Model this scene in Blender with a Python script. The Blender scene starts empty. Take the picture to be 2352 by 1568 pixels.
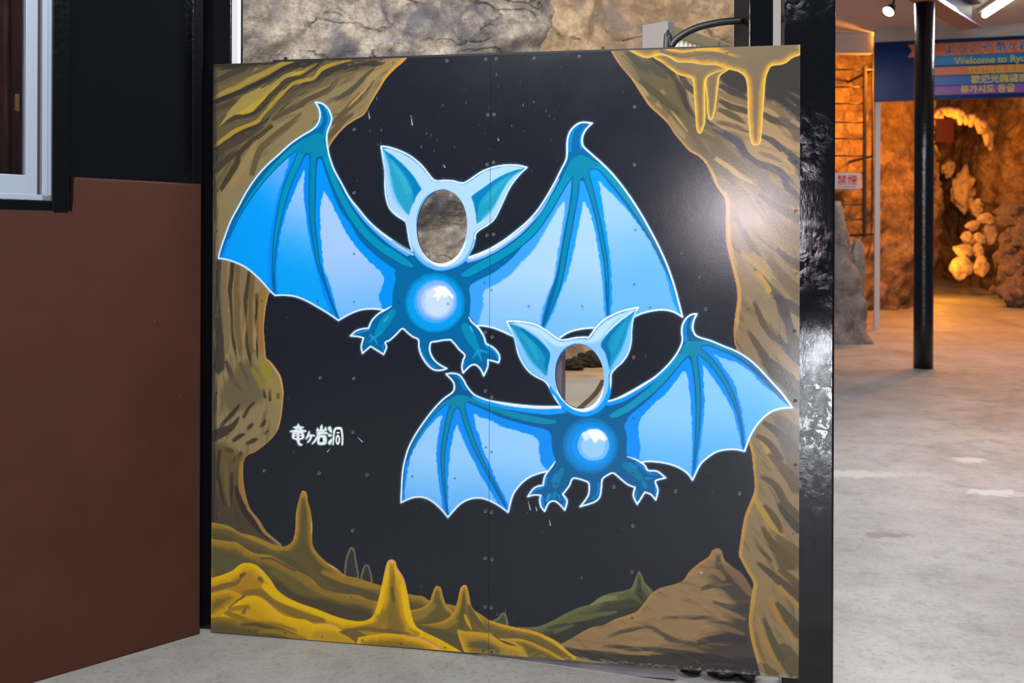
import bpy, bmesh, math, random
import numpy as np
from mathutils import Vector, Matrix, noise, geometry

random.seed(7)
SC = bpy.context.scene
COL = SC.collection

# ------------------------------------------------------------------ camera
F, CX, CY, ROLL, CAMZ = 2240.0, 1176.0, 576.0, 0.0037, 1.23
CAM = Vector((0.0, 0.0, CAMZ))
RV = Vector((math.cos(ROLL), 0, math.sin(ROLL)))
UV = Vector((-math.sin(ROLL), 0, math.cos(ROLL)))
FV = Vector((0, 1, 0))
cd = bpy.data.cameras.new('camera')
cam = bpy.data.objects.new('camera', cd)
COL.objects.link(cam)
cam.matrix_world = Matrix(((RV.x, UV.x, 0, 0), (RV.y, UV.y, -1, 0), (RV.z, UV.z, 0, CAMZ), (0, 0, 0, 1)))
cd.sensor_fit = 'HORIZONTAL'
cd.sensor_width = 36.0
cd.lens = F / 2352.0 * 36.0
cd.shift_y = -(784.0 - CY) / 2352.0
cd.clip_start = 0.05
cd.dof.use_dof = True
cd.dof.focus_distance = 3.0
cd.dof.aperture_fstop = 4.6
SC.camera = cam

# ------------------------------------------------------------------ world, lights, exposure
SC.view_settings.view_transform = 'Standard'
SC.view_settings.look = 'None'
SC.view_settings.gamma = 1.0
SC.view_settings.use_curve_mapping = False
SC.view_settings.exposure = 0.0
w = bpy.data.worlds.new('world')
SC.world = w
w.use_nodes = True
bg = w.node_tree.nodes['Background']
bg.inputs[0].default_value = (0.66, 0.76, 1.0, 1)
bg.inputs[1].default_value = 0.12


def area(name, loc, target, sx, sy, power, col=(1, 1, 1)):
    l = bpy.data.lights.new(name, 'AREA')
    l.shape = 'RECTANGLE'
    l.size, l.size_y = sx, sy
    l.energy = power
    l.color = col
    o = bpy.data.objects.new(name, l)
    COL.objects.link(o)
    o.location = loc
    d = Vector(target) - Vector(loc)
    o.rotation_euler = d.to_track_quat('-Z', 'Y').to_euler()
    return o


def point(name, loc, power, col, rad=0.08):
    l = bpy.data.lights.new(name, 'POINT')
    l.energy = power
    l.color = col
    l.shadow_soft_size = rad
    o = bpy.data.objects.new(name, l)
    COL.objects.link(o)
    o.location = loc
    return o


# assumed unseen ceiling tubes over the visitor's side, and assumed sources for gloss highlights
area('assumed_ceiling_tube', (0.9, 0.2, 3.7), (0.2, 3.0, 0.5), 2.6, 0.5, 112, (0.98, 1.0, 0.99))
area('assumed_ceiling_tube', (-0.9, -1.6, 3.6), (-0.3, 3.0, 0.4), 2.6, 0.5, 112, (0.98, 1.0, 0.99))
area('assumed_board_glint', (-0.12, -3.3, 1.57), (0.66, 2.72, 1.36), 0.5, 0.38, 40, (1.0, 0.88, 0.99))  # assumed source behind the camera, aimed to give the board its gloss highlight
area('assumed_post_glint', (0.69, -0.80, 0.33), (0.93, 2.83, 0.85), 0.22, 0.74, 18, (0.90, 0.92, 1.0))  # assumed low source, placed to put the highlight on the right post
# assumed tubes, out of view, that light the rock behind the board
area('assumed_rock_tube', (-0.7, 3.28, 2.5), (-0.35, 4.6, 0.8), 2.2, 0.25, 56, (1.0, 0.97, 0.93))
area('assumed_rock_tube', (1.3, 5.2, 3.6), (1.2, 7.4, 1.6), 2.0, 0.3, 58, (1.0, 0.92, 0.84))
# assumed ceiling tubes lighting the hall on the right
area('assumed_hall_tube', (3.1, 5.2, 4.2), (3.1, 5.2, 0), 2.4, 1.0, 135, (0.84, 0.90, 1.0))
area('assumed_hall_tube', (5.2, 11.6, 4.2), (5.2, 11.6, 0), 1.6, 0.5, 70, (0.97, 0.97, 1.0))


# ------------------------------------------------------------------ pixel -> place helpers (used to measure the place)
def ray(px, py):
    return RV * ((px - CX) / F) - UV * ((py - CY) / F) + FV


def at(px, py, d):
    return CAM + ray(px, py) * d


def on_z(px, py, z):
    r = ray(px, py)
    return CAM + r * ((z - CAMZ) / r.z)


def on_plane(px, py, p0, n):
    r = ray(px, py)
    return CAM + r * ((p0 - CAM).dot(n) / r.dot(n))


def proj(p):
    v = p - CAM
    return (CX + F * v.dot(RV) / v.y, CY - F * v.dot(UV) / v.y)


# ------------------------------------------------------------------ object helpers
def link(name, me, mat=None, parent=None):
    o = bpy.data.objects.new(name, me)
    COL.objects.link(o)
    if mat is not None and me is not None and not me.materials:
        me.materials.append(mat)
    if parent is not None:
        o.parent = parent
    return o


def tag(o, label, cat, group=None):
    o['label'] = label
    o['category'] = cat
    if group:
        o['group'] = group
    return o


def struct(o):
    o['kind'] = 'structure'
    return o


def empty(name, loc=(0, 0, 0), rotz=0.0):
    o = bpy.data.objects.new(name, None)
    COL.objects.link(o)
    o.location = loc
    o.rotation_euler = (0, 0, rotz)
    o.empty_display_size = 0.1
    return o


def bm_obj(name, bm, mat, parent=None, smooth=False):
    me = bpy.data.meshes.new(name)
    bmesh.ops.recalc_face_normals(bm, faces=bm.faces)
    bm.to_mesh(me)
    bm.free()
    if smooth:
        me.polygons.foreach_set('use_smooth', [True] * len(me.polygons))
    return link(name, me, mat, parent)


def add_box(bm, lo, hi, M=None, bevel=0.0, seg=2):
    r = bmesh.ops.create_cube(bm, size=1.0)
    vs = r['verts']
    lo, hi = Vector(lo), Vector(hi)
    c, s = (lo + hi) / 2, hi - lo
    for v in vs:
        v.co = Vector((v.co.x * s.x, v.co.y * s.y, v.co.z * s.z)) + c
    if bevel > 0:
        es = list({e for v in vs for e in v.link_edges})
        rr = bmesh.ops.bevel(bm, geom=es, offset=bevel, segments=seg, affect='EDGES', profile=0.6)
        vs = list({v for f in rr['faces'] for v in f.verts} | {v for v in vs if v.is_valid})
        # all verts of this island
        seen = set(vs)
        stack = list(vs)
        while stack:
            v = stack.pop()
            for e in v.link_edges:
                o = e.other_vert(v)
                if o not in seen:
                    seen.add(o)
                    stack.append(o)
        vs = list(seen)
    if M is not None:
        for v in vs:
            v.co = M @ v.co
    return vs


def box(name, lo, hi, mat, parent=None, M=None, bevel=0.0):
    bm = bmesh.new()
    add_box(bm, lo, hi, M, bevel)
    return bm_obj(name, bm, mat, parent)


def tube(bm, pts, r, seg=12, cap=True):
    pts = [Vector(p) for p in pts]
    rings = []
    up = Vector((0.123, 0.31, 0.94)).normalized()
    n = len(pts)
    for i, p in enumerate(pts):
        t = (pts[min(i + 1, n - 1)] - pts[max(i - 1, 0)]).normalized()
        a = t.cross(up)
        if a.length < 1e-4:
            a = t.cross(Vector((1, 0, 0)))
        a.normalize()
        b = t.cross(a)
        rr = r[i] if isinstance(r, (list, tuple)) else r
        rings.append([bm.verts.new(p + (a * math.cos(2 * math.pi * k / seg) + b * math.sin(2 * math.pi * k / seg)) * rr) for k in range(seg)])
    for i in range(n - 1):
        for k in range(seg):
            bm.faces.new((rings[i][k], rings[i][(k + 1) % seg], rings[i + 1][(k + 1) % seg], rings[i + 1][k]))
    if cap:
        bm.faces.new(rings[0][::-1])
        bm.faces.new(rings[-1])


def smooth_pts(pts, n=8):
    out = []
    P = [Vector(p) for p in pts]
    for i in range(len(P) - 1):
        p0, p1, p2, p3 = P[max(i - 1, 0)], P[i], P[i + 1], P[min(i + 2, len(P) - 1)]
        for k in range(n):
            t = k / n
            out.append(0.5 * ((2 * p1) + (p2 - p0) * t + (2 * p0 - 5 * p1 + 4 * p2 - p3) * t * t + (3 * p1 - p0 - 3 * p2 + p3) * t ** 3))
    out.append(P[-1])
    return out


# ------------------------------------------------------------------ materials
def lin(c):
    return tuple(((x / 255) / 12.92 if x / 255 <= 0.04045 else ((x / 255 + 0.055) / 1.055) ** 2.4) for x in c)


def mat_new(name):
    m = bpy.data.materials.new(name)
    m.use_nodes = True
    nt = m.node_tree
    return m, nt, nt.nodes['Principled BSDF']


def plain(name, rgb, rough=0.5, metal=0.0, spec=0.5, emit=0.0, bump=0.0, bscale=60, var=0.0, vscale=6):
    m, nt, b = mat_new(name)
    c = lin(rgb)
    b.inputs['Base Color'].default_value = (*c, 1)
    b.inputs['Roughness'].default_value = rough
    b.inputs['Metallic'].default_value = metal
    b.inputs['Specular IOR Level'].default_value = spec
    if emit:
        b.inputs['Emission Color'].default_value = (*c, 1)
        b.inputs['Emission Strength'].default_value = emit
    tc = nt.nodes.new('ShaderNodeTexCoord')
    if var:
        n = nt.nodes.new('ShaderNodeTexNoise')
        n.inputs['Scale'].default_value = vscale
        n.inputs['Detail'].default_value = 6
        nt.links.new(tc.outputs['Object'], n.inputs['Vector'])
        r = nt.nodes.new('ShaderNodeValToRGB')
        r.color_ramp.elements[0].position = 0.3
        r.color_ramp.elements[1].position = 0.7
        r.color_ramp.elements[0].color = (*[x * (1 - var) for x in c], 1)
        r.color_ramp.elements[1].color = (*[min(1, x * (1 + var)) for x in c], 1)
        nt.links.new(n.outputs['Fac'], r.inputs['Fac'])
        nt.links.new(r.outputs['Color'], b.inputs['Base Color'])
    if bump:
        n = nt.nodes.new('ShaderNodeTexNoise')
        n.inputs['Scale'].default_value = bscale
        n.inputs['Detail'].default_value = 5
        nt.links.new(tc.outputs['Object'], n.inputs['Vector'])
        bp = nt.nodes.new('ShaderNodeBump')
        bp.inputs['Strength'].default_value = bump
        bp.inputs['Distance'].default_value = 0.01
        nt.links.new(n.outputs['Fac'], bp.inputs['Height'])
        nt.links.new(bp.outputs['Normal'], b.inputs['Normal'])
    return m


def ramp(nt, fac, stops):
    r = nt.nodes.new('ShaderNodeValToRGB')
    cr = r.color_ramp
    while len(cr.elements) < len(stops):
        cr.elements.new(0.5)
    for e, (p, c) in zip(cr.elements, stops):
        e.position = p
        e.color = (*lin(c), 1)
    nt.links.new(fac, r.inputs['Fac'])
    return r.outputs['Color']


def noise_node(nt, vec, scale, detail=6, rough=0.6, dist=0.0):
    n = nt.nodes.new('ShaderNodeTexNoise')
    n.inputs['Scale'].default_value = scale
    n.inputs['Detail'].default_value = detail
    n.inputs['Roughness'].default_value = rough
    n.inputs['Distortion'].default_value = dist
    nt.links.new(vec, n.inputs['Vector'])
    return n.outputs['Fac']


def mixc(nt, fac, a, b, blend='MIX'):
    m = nt.nodes.new('ShaderNodeMix')
    m.data_type = 'RGBA'
    m.blend_type = blend
    if isinstance(fac, float):
        m.inputs[0].default_value = fac
    else:
        nt.links.new(fac, m.inputs[0])
    for s, v in ((6, a), (7, b)):
        if isinstance(v, tuple):
            m.inputs[s].default_value = (*v, 1)
        else:
            nt.links.new(v, m.inputs[s])
    return m.outputs[2]


def mapping(nt, rot=(0, 0, 0), scale=(1, 1, 1)):
    tc = nt.nodes.new('ShaderNodeTexCoord')
    mp = nt.nodes.new('ShaderNodeMapping')
    mp.inputs['Rotation'].default_value = rot
    mp.inputs['Scale'].default_value = scale
    nt.links.new(tc.outputs['Object'], mp.inputs['Vector'])
    return mp.outputs['Vector']


def maprange(nt, v, a, b, c=0.0, d=1.0):
    n = nt.nodes.new('ShaderNodeMapRange')
    n.inputs[1].default_value = a
    n.inputs[2].default_value = b
    n.inputs[3].default_value = c
    n.inputs[4].default_value = d
    nt.links.new(v, n.inputs[0])
    return n.outputs[0]


def bump(nt, b, h, strength=0.5, dist=0.02, chain=None):
    bp = nt.nodes.new('ShaderNodeBump')
    bp.inputs['Strength'].default_value = strength
    bp.inputs['Distance'].default_value = dist
    nt.links.new(h, bp.inputs['Height'])
    if chain is not None:
        nt.links.new(chain, bp.inputs['Normal'])
    nt.links.new(bp.outputs['Normal'], b.inputs['Normal'])
    return bp.outputs['Normal']


def rock_mat(name, stops, rot=(0, 0.6, 0), scale=(1, 1, 3), crack=(60, 48, 34), crack_amt=0.7, fine=18.0, bstr=0.8, rough=0.85, big=1.6, stain=None, vor=2.6):
    m, nt, b = mat_new(name)
    v = mapping(nt, rot, scale)
    v2 = mapping(nt)
    n1 = noise_node(nt, v, big, 10, 0.68, 0.8)
    col = ramp(nt, n1, stops)
    n2 = noise_node(nt, v2, fine, 8, 0.7)
    col = mixc(nt, maprange(nt, n2, 0.42, 0.64, 0.0, 0.75), col, lin(stops[0][1]), 'MIX')
    nf = noise_node(nt, v2, fine * 5, 6, 0.7)
    col = mixc(nt, maprange(nt, nf, 0.46, 0.66, 0.0, 0.55), col, lin(stops[0][1]), 'MIX')
    if stain:
        ns = noise_node(nt, v2, big * 0.9, 6, 0.6, 0.5)
        col = mixc(nt, maprange(nt, ns, 0.54, 0.64, 0.0, 0.8), col, lin(stain))
    # cracks: warped cell borders
    wn = nt.nodes.new('ShaderNodeTexNoise')
    wn.inputs['Scale'].default_value = vor * 1.4
    wn.inputs['Detail'].default_value = 5
    nt.links.new(v, wn.inputs['Vector'])
    ad = nt.nodes.new('ShaderNodeVectorMath')
    ad.operation = 'MULTIPLY_ADD'
    nt.links.new(wn.outputs['Color'], ad.inputs[0])
    ad.inputs[1].default_value = (0.8, 0.8, 0.8)
    nt.links.new(v, ad.inputs[2])
    vo = nt.nodes.new('ShaderNodeTexVoronoi')
    vo.feature = 'DISTANCE_TO_EDGE'
    vo.inputs['Scale'].default_value = vor
    nt.links.new(ad.outputs[0], vo.inputs['Vector'])
    ck = maprange(nt, vo.outputs['Distance'], 0.0, 0.05, 1.0, 0.0)
    gate = maprange(nt, noise_node(nt, v2, 2.6, 4), 0.46, 0.66)
    mu = nt.nodes.new('ShaderNodeMath')
    mu.operation = 'MULTIPLY'
    nt.links.new(ck, mu.inputs[0])
    nt.links.new(gate, mu.inputs[1])
    mu2 = nt.nodes.new('ShaderNodeMath')
    mu2.operation = 'MULTIPLY'
    mu2.inputs[1].default_value = crack_amt
    nt.links.new(mu.outputs[0], mu2.inputs[0])
    col = mixc(nt, mu2.outputs[0], col, lin(crack))
    vo2 = nt.nodes.new('ShaderNodeTexVoronoi')
    vo2.feature = 'DISTANCE_TO_EDGE'
    vo2.inputs['Scale'].default_value = vor * 2.3
    nt.links.new(ad.outputs[0], vo2.inputs['Vector'])
    ck2 = maprange(nt, vo2.outputs['Distance'], 0.0, 0.12, 1.0, 0.0)
    mu3 = nt.nodes.new('ShaderNodeMath')
    mu3.operation = 'MULTIPLY'
    nt.links.new(ck2, mu3.inputs[0])
    nt.links.new(maprange(nt, noise_node(nt, v2, 3.4, 4), 0.44, 0.7, 0.0, crack_amt * 0.8), mu3.inputs[1])
    col = mixc(nt, mu3.outputs[0], col, lin(tuple((x + y) / 2 for x, y in zip(crack, stops[0][1]))))
    nt.links.new(col, b.inputs['Base Color'])
    b.inputs['Roughness'].default_value = rough
    b.inputs['Specular IOR Level'].default_value = 0.3
    inv = maprange(nt, mu2.outputs[0], 0, 1, 1, 0)
    c0 = bump(nt, b, nf, bstr * 0.35, 0.006)
    c1 = bump(nt, b, n2, bstr * 0.7, 0.02, c0)
    c2 = bump(nt, b, n1, bstr * 0.6, 0.06, c1)
    bump(nt, b, inv, 0.8, 0.03, c2)
    return m

# ================================================================== the cut-out board
_pl = at(487, 574, 3.131)
_pr = at(1836, 579, 2.802)
BD = Vector((_pr.x - _pl.x, _pr.y - _pl.y, 0)).normalized()      # along the board, left to right
BN = Vector((BD.y, -BD.x, 0))                                    # out of the board, to the visitor
BP = Vector((_pl.x, _pl.y, 0))


def bp(px, py, off=0.0):
    """pixel -> (u, z) on the board plane, off metres behind its front"""
    p = on_plane(px, py, BP - BN * off, BN)
    return (p - BP).dot(BD), p.z


def b3(u, z, off=0.0):
    return Vector((BP.x, BP.y, 0)) + BD * u + Vector((0, 0, z)) - BN * off


CBL, CBR, CTR, CTL = [np.array(bp(*c)) for c in ((484.5, 1451), (1834.5, 1558.5), (1838, 102.5), (490, 147.5))]
NUP, NV = 440, 910                   # cells across one panel, cells up
NU = 2 * NUP
CELL = 1.55                          # photograph pixels per cell, about


def bil(s, t):
    s = np.asarray(s)[..., None]
    t = np.asarray(t)[..., None]
    return (1 - s) * (1 - t) * CBL + s * (1 - t) * CBR + s * t * CTR + (1 - s) * t * CTL


def px_to_cell(pts):
    out = []
    for q in pts:
        u, z = bp(q[0], q[1])
        s, t = 0.5, 0.5
        for _ in range(4):
            f = bil(s, t) - np.array((u, z))
            ds = (1 - t) * (CBR - CBL) + t * (CTR - CTL)
            dt = (1 - s) * (CTL - CBL) + s * (CTR - CBR)
            J = np.array(((ds[0], dt[0]), (ds[1], dt[1])))
            d = np.linalg.solve(J, f)
            s, t = s - d[0], t - d[1]
        out.append((s * NU, t * NV))
    return np.array(out)


# canvas: colours in display space at the grid's vertices
CV = np.zeros((NV + 1, NU + 1, 3), np.float32)
CV[:] = np.array((30, 33, 42), np.float32) / 255
ID = np.zeros((NV + 1, NU + 1), np.int8)
YY, XX = np.mgrid[0:NV + 1, 0:NU + 1].astype(np.float32)


def vnoise(x, y, seed=0):
    xi, yi = np.floor(x).astype(np.int64), np.floor(y).astype(np.int64)
    fx, fy = x - xi, y - yi
    fx, fy = fx * fx * (3 - 2 * fx), fy * fy * (3 - 2 * fy)

    def h(a, b):
        n = (a * 374761393 + b * 668265263 + seed * 982451653) & 0x7fffffff
        n = ((n ^ (n >> 13)) * 1274126177) & 0x7fffffff
        return ((n ^ (n >> 16)) & 0xffff) / 65535.0
    return (h(xi, yi) * (1 - fx) + h(xi + 1, yi) * fx) * (1 - fy) + (h(xi, yi + 1) * (1 - fx) + h(xi + 1, yi + 1) * fx) * fy


def fbm(x, y, seed=0, o=3):
    s, a, tot = 0, 1.0, 0
    for k in range(o):
        s = s + a * vnoise(x * 2 ** k, y * 2 ** k, seed + k * 17)
        tot += a
        a *= 0.55
    return s / tot


EDGE_N = (fbm(XX / 5, YY / 5, 3, 2) - 0.5)
FINE_N = (fbm(XX / 2.2, YY / 2.2, 9, 2) - 0.5)


def sm(e0, e1, x):
    t = np.clip((x - e0) / (e1 - e0), 0, 1)
    return t * t * (3 - 2 * t)


def col(c):
    return np.array(c, np.float32) / 255


def crpath(pts, closed=True, n=5):
    """Catmull-Rom through pixel points; a third value marks a corner"""
    P = [np.array(p[:2], float) for p in pts]
    K = [len(p) > 2 for p in pts]
    N = len(P)
    out = []
    rng = range(N if closed else N - 1)
    for i in rng:
        p1, p2 = P[i], P[(i + 1) % N]
        p0 = P[i - 1] if (closed or i > 0) else p1
        p3 = P[(i + 2) % N] if (closed or i + 2 < N) else p2
        if K[i]:
            p0 = p1
        if K[(i + 1) % N]:
            p3 = p2
        for k in range(n):
            t = k / n
            out.append(0.5 * (2 * p1 + (p2 - p0) * t + (2 * p0 - 5 * p1 + 4 * p2 - p3) * t * t + (3 * p1 - p0 - 3 * p2 + p3) * t ** 3))
    if not closed:
        out.append(P[-1])
    return out


def window(C, R):
    x0, y0 = np.floor(C.min(0) - R - 1).astype(int)
    x1, y1 = np.ceil(C.max(0) + R + 2).astype(int)
    x0, y0 = max(x0, 0), max(y0, 0)
    x1, y1 = min(x1, NU + 1), min(y1, NV + 1)
    return x0, y0, x1, y1


def sdf(pts, R=6.0, smooth=True, n=5):
    """signed distance (cells, negative inside) to a closed outline; -> window, sd"""
    C = px_to_cell(crpath(pts, True, n) if smooth else pts)
    x0, y0, x1, y1 = window(C, R)
    if x1 <= x0 or y1 <= y0:
        return None
    D = np.full((y1 - y0, x1 - x0), R, np.float32)
    A, B = C, np.roll(C, -1, 0)
    for a, b in zip(A, B):
        lx, ly = max(int(min(a[0], b[0]) - R), x0), max(int(min(a[1], b[1]) - R), y0)
        hx, hy = min(int(max(a[0], b[0]) + R) + 2, x1), min(int(max(a[1], b[1]) + R) + 2, y1)
        if hx <= lx or hy <= ly:
            continue
        X, Y = XX[ly:hy, lx:hx], YY[ly:hy, lx:hx]
        dx, dy = b - a
        L = dx * dx + dy * dy + 1e-9
        t = np.clip(((X - a[0]) * dx + (Y - a[1]) * dy) / L, 0, 1)
        d = np.hypot(X - a[0] - t * dx, Y - a[1] - t * dy)
        s = D[ly - y0:hy - y0, lx - x0:hx - x0]
        np.minimum(s, d, out=s)
    ins = np.zeros(D.shape, bool)
    ax, ay, bx_, by_ = A[:, 0], A[:, 1], B[:, 0], B[:, 1]
    for j in range(y1 - y0):
        y = j + y0 + 1e-4
        m = (ay > y) != (by_ > y)
        if not m.any():
            continue
        xs = np.sort(ax[m] + (y - ay[m]) * (bx_[m] - ax[m]) / (by_[m] - ay[m]))
        for k in range(0, len(xs) - 1, 2):
            i0, i1 = int(math.ceil(xs[k])) - x0, int(math.floor(xs[k + 1])) - x0 + 1
            if i1 > 0 and i0 < x1 - x0:
                ins[j, max(i0, 0):max(i1, 0)] = True
    return (x0, y0, x1, y1), np.where(ins, -D, D)


def comp(W, a, c, rid=None):
    x0, y0, x1, y1 = W
    v = CV[y0:y1, x0:x1]
    v += (c - v) * a[..., None]
    if rid is not None:
        ID[y0:y1, x0:x1][a > 0.5] = rid


CLIP = None      # optional alpha limiting paint to an area drawn before


def poly(pts, c, soft=1.1, rough=0.0, alpha=1.0, rid=None, smooth=True, grad=None, lg=None, n=5):
    """fill; soft/rough in pixels; grad=(inner colour, depth px[, gamma]); lg=((x0,y0),(x1,y1),colour2) linear blend"""
    R = 4 + (soft + abs(rough)) / CELL
    if grad:
        R = max(R, grad[1] / CELL + 2)
    r = sdf(pts, R, smooth, n)
    if r is None:
        return
    W, sd = r
    x0, y0, x1, y1 = W
    s = sd * CELL
    if rough:
        s = s + EDGE_N[y0:y1, x0:x1] * rough * 2
    if soft <= 1.5:
        a = np.clip(0.5 - s / soft, 0, 1)
    else:
        a = sm(soft * 0.5, -soft * 0.5, s)
    cc = np.broadcast_to(col(c), a.shape + (3,)).astype(np.float32)
    if lg:
        g = px_to_cell([lg[0], lg[1]])
        d = g[1] - g[0]
        t = ((XX[y0:y1, x0:x1] - g[0, 0]) * d[0] + (YY[y0:y1, x0:x1] - g[0, 1]) * d[1]) / (d @ d)
        t = sm(0, 1, t + FINE_N[y0:y1, x0:x1] * 0.12)[..., None]
        cc = cc * (1 - t) + col(lg[2]) * t
    if grad:
        t = np.clip(-s / grad[1] + EDGE_N[y0:y1, x0:x1] * 0.25, 0, 1)
        t = sm(0, 1, t)[..., None]
        cc = cc * (1 - t) + col(grad[0]) * t
    a = a * alpha
    if CLIP is not None:
        a = a * CLIP[y0:y1, x0:x1]
    comp(W, a.astype(np.float32), cc, rid)


def stroke(pts, w, c, soft=1.2, alpha=1.0, brist=0.0, rid=None, n=6, smooth=True, seed=1):
    """brush stroke: w is a half width in pixels, one value or one for each point"""
    ws = list(w) if isinstance(w, (list, tuple)) else [w] * len(pts)
    if brist >= 2:
        soft, alpha, brist = soft * 1.5, alpha * 0.86, brist * 1.15
    P = crpath(pts, False, n) if smooth else [np.array(p[:2], float) for p in pts]
    m = len(P)
    wi = np.interp(np.linspace(0, len(pts) - 1, m), range(len(pts)), ws) / CELL
    C = px_to_cell(P)
    R = max(wi) + 2 + soft / CELL
    W = window(C, R)
    x0, y0, x1, y1 = W
    if x1 <= x0 or y1 <= y0:
        return
    D = np.full((y1 - y0, x1 - x0), 99, np.float32)
    S = np.zeros_like(D)
    T = np.zeros_like(D)
    al = 0.0
    for k in range(m - 1):
        a, b = C[k], C[k + 1]
        dx, dy = b - a
        L = dx * dx + dy * dy + 1e-9
        ln = math.sqrt(L)
        lx, ly = max(int(min(a[0], b[0]) - R), x0), max(int(min(a[1], b[1]) - R), y0)
        hx, hy = min(int(max(a[0], b[0]) + R) + 2, x1), min(int(max(a[1], b[1]) + R) + 2, y1)
        if hx > lx and hy > ly:
            X, Y = XX[ly:hy, lx:hx], YY[ly:hy, lx:hx]
            t = np.clip(((X - a[0]) * dx + (Y - a[1]) * dy) / L, 0, 1)
            ex, ey = X - a[0] - t * dx, Y - a[1] - t * dy
            d = np.hypot(ex, ey) - (wi[k] + (wi[k + 1] - wi[k]) * t)
            sl = (slice(ly - y0, hy - y0), slice(lx - x0, hx - x0))
            m2 = d < D[sl]
            D[sl] = np.where(m2, d, D[sl])
            if brist:
                S[sl] = np.where(m2, al + t * ln, S[sl])
                T[sl] = np.where(m2, (ex * dy - ey * dx) / ln, T[sl])
        al += ln
    s = D * CELL
    if brist:
        s = s + (vnoise(T / 1.3 + 50, S / 22.0, seed) - 0.5) * 2 * brist + (vnoise(T / 2.6 + 90, S / 60.0, seed + 5) - 0.5) * brist
    a = np.clip(0.5 - s / soft, 0, 1) if soft <= 1.5 else sm(soft * 0.5, -soft * 0.5, s)
    a = a * alpha
    if CLIP is not None:
        a = a * CLIP[y0:y1, x0:x1]
    comp(W, a.astype(np.float32), col(c), rid)


def ellp(cx, cy, rx, ry, rot=0.0, n=40):
    r = math.radians(rot)
    return [(cx + rx * math.cos(t) * math.cos(r) - ry * math.sin(t) * math.sin(r),
             cy + rx * math.cos(t) * math.sin(r) + ry * math.sin(t) * math.cos(r)) for t in [2 * math.pi * k / n for k in range(n)]]


def glow(pts, width, c, strength):
    r = sdf(pts, width / CELL + 2)
    W, sd = r
    d = np.abs(sd) * CELL
    a = strength * np.exp(-(d / (width * 0.42)) ** 2) * (sd > -3)
    comp(W, a.astype(np.float32), col(c))


def outline(pts, w, c=(240, 247, 255), closed=True):
    P = pts + [pts[0]] if closed else pts
    stroke([p for p in crpath(pts, closed, 5)] + ([np.array(pts[0][:2], float)] if closed else []), w, c, 1.2, smooth=False)


def sc(x0, y0, k, pts):
    return [(x0 + p[0] / k, y0 + p[1] / k, *p[2:]) for p in pts]


def clip_to(pts, soft=1.0):
    global CLIP
    if pts is None:
        CLIP = None
        return
    W, sd = sdf(pts, 5)
    CLIP = np.zeros((NV + 1, NU + 1), np.float32)
    CLIP[W[1]:W[3], W[0]:W[2]] = np.clip(0.5 - sd * CELL / soft, 0, 1)


DK = (48, 44, 42)


def dabs(box_, n, ang, spread, ln, wd, cols, alpha, seed):
    """loose dry-brush dabs following the slope of the painted rock"""
    r_ = np.random.RandomState(seed)
    x0, y0, x1, y1 = box_
    for k in range(n):
        x, y = r_.uniform(x0, x1), r_.uniform(y0, y1)
        t = math.radians(ang + r_.normal(0, spread))
        l = ln * r_.uniform(0.5, 1.4)
        c, s = math.cos(t) * l, math.sin(t) * l
        bend = r_.uniform(-0.12, 0.12)
        stroke([(x - c, y - s), (x - s * bend, y + c * bend), (x + c, y + s)], [0.5, wd * r_.uniform(0.5, 1.3), 0.5], cols[r_.randint(len(cols))], 3, alpha * r_.uniform(0.5, 1), brist=2.5, seed=int(r_.randint(999)), n=3)


# ------------------------------------------------------------------ painted cave wall, left
UL = lambda p: sc(480, 120, 4.809, p)
L2 = lambda p: sc(480, 520, 4.0, p)
L3 = lambda p: sc(480, 880, 4.128, p)
left_rock = [(470, 90, 1), (960, 90, 1), (935, 133), (906, 159.5), (887, 180), (875, 199), (862, 220), (850, 240), (836, 263), (813, 277),
             (792, 292), (771, 315), (754, 343), (720, 430), (690, 520), (650, 620), (621, 668), (612.5, 695), (608, 725), (606, 757), (608.7, 795), (611, 820), (621, 830),
             (635, 847), (646, 867), (651, 895), (650.8, 911), (646, 957), (637, 989), (620, 1011), (589, 1036), (569.6, 1044.7), (560, 1059),
             (558, 1091), (563.6, 1132), (574.5, 1168), (594, 1192), (611, 1219), (630, 1236), (648, 1251, 1), (600, 1300, 1), (470, 1300, 1)]
poly(left_rock, (140, 122, 84), rid=3)
clip_to(left_rock)
# upper slope
poly(UL([(0, 0, 1), (1900, 0, 1), (1750, 130), (1250, 330), (900, 560), (560, 860), (300, 1200), (0, 1700, 1)]), (84, 74, 54), soft=40, alpha=0.75)
dabs((490, 130, 900, 440), 130, -36, 8, 26, 4, [(96, 84, 56), (170, 148, 98), (120, 104, 70), (70, 62, 48)], 0.55, 1)
stroke(UL([(40, 140), (300, 130), (620, 100), (780, 90)]), [10, 16, 10, 3], DK, 3, brist=5)
stroke(UL([(60, 330), (240, 240), (420, 170)]), [6, 10, 4], (70, 62, 50), 3, brist=5)
stroke(UL([(30, 430), (250, 370), (460, 300), (600, 250)]), [8, 10, 8, 4], (112, 98, 62), 3, brist=5)
stroke(UL([(40, 560), (280, 460), (480, 380), (640, 290), (780, 200), (1010, 130), (1250, 90)]), [4, 6, 6, 7, 8, 10, 6], DK, 2, brist=4)
stroke(UL([(60, 500), (290, 395), (470, 305), (640, 225), (770, 150), (930, 92)]), [4, 6, 7, 7, 6, 3], (166, 142, 66), 1.6, brist=3)
stroke(UL([(60, 640), (260, 560), (480, 460), (700, 330), (860, 240), (1050, 170)]), [8, 10, 10, 9, 8, 4], (74, 65, 50), 2.5, brist=6)
stroke(UL([(150, 800), (280, 670), (420, 560), (580, 470), (720, 380), (850, 290), (1060, 210), (1180, 140)]), [4, 16, 22, 18, 10, 8, 6, 3], (168, 146, 76), 2, brist=6)
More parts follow.
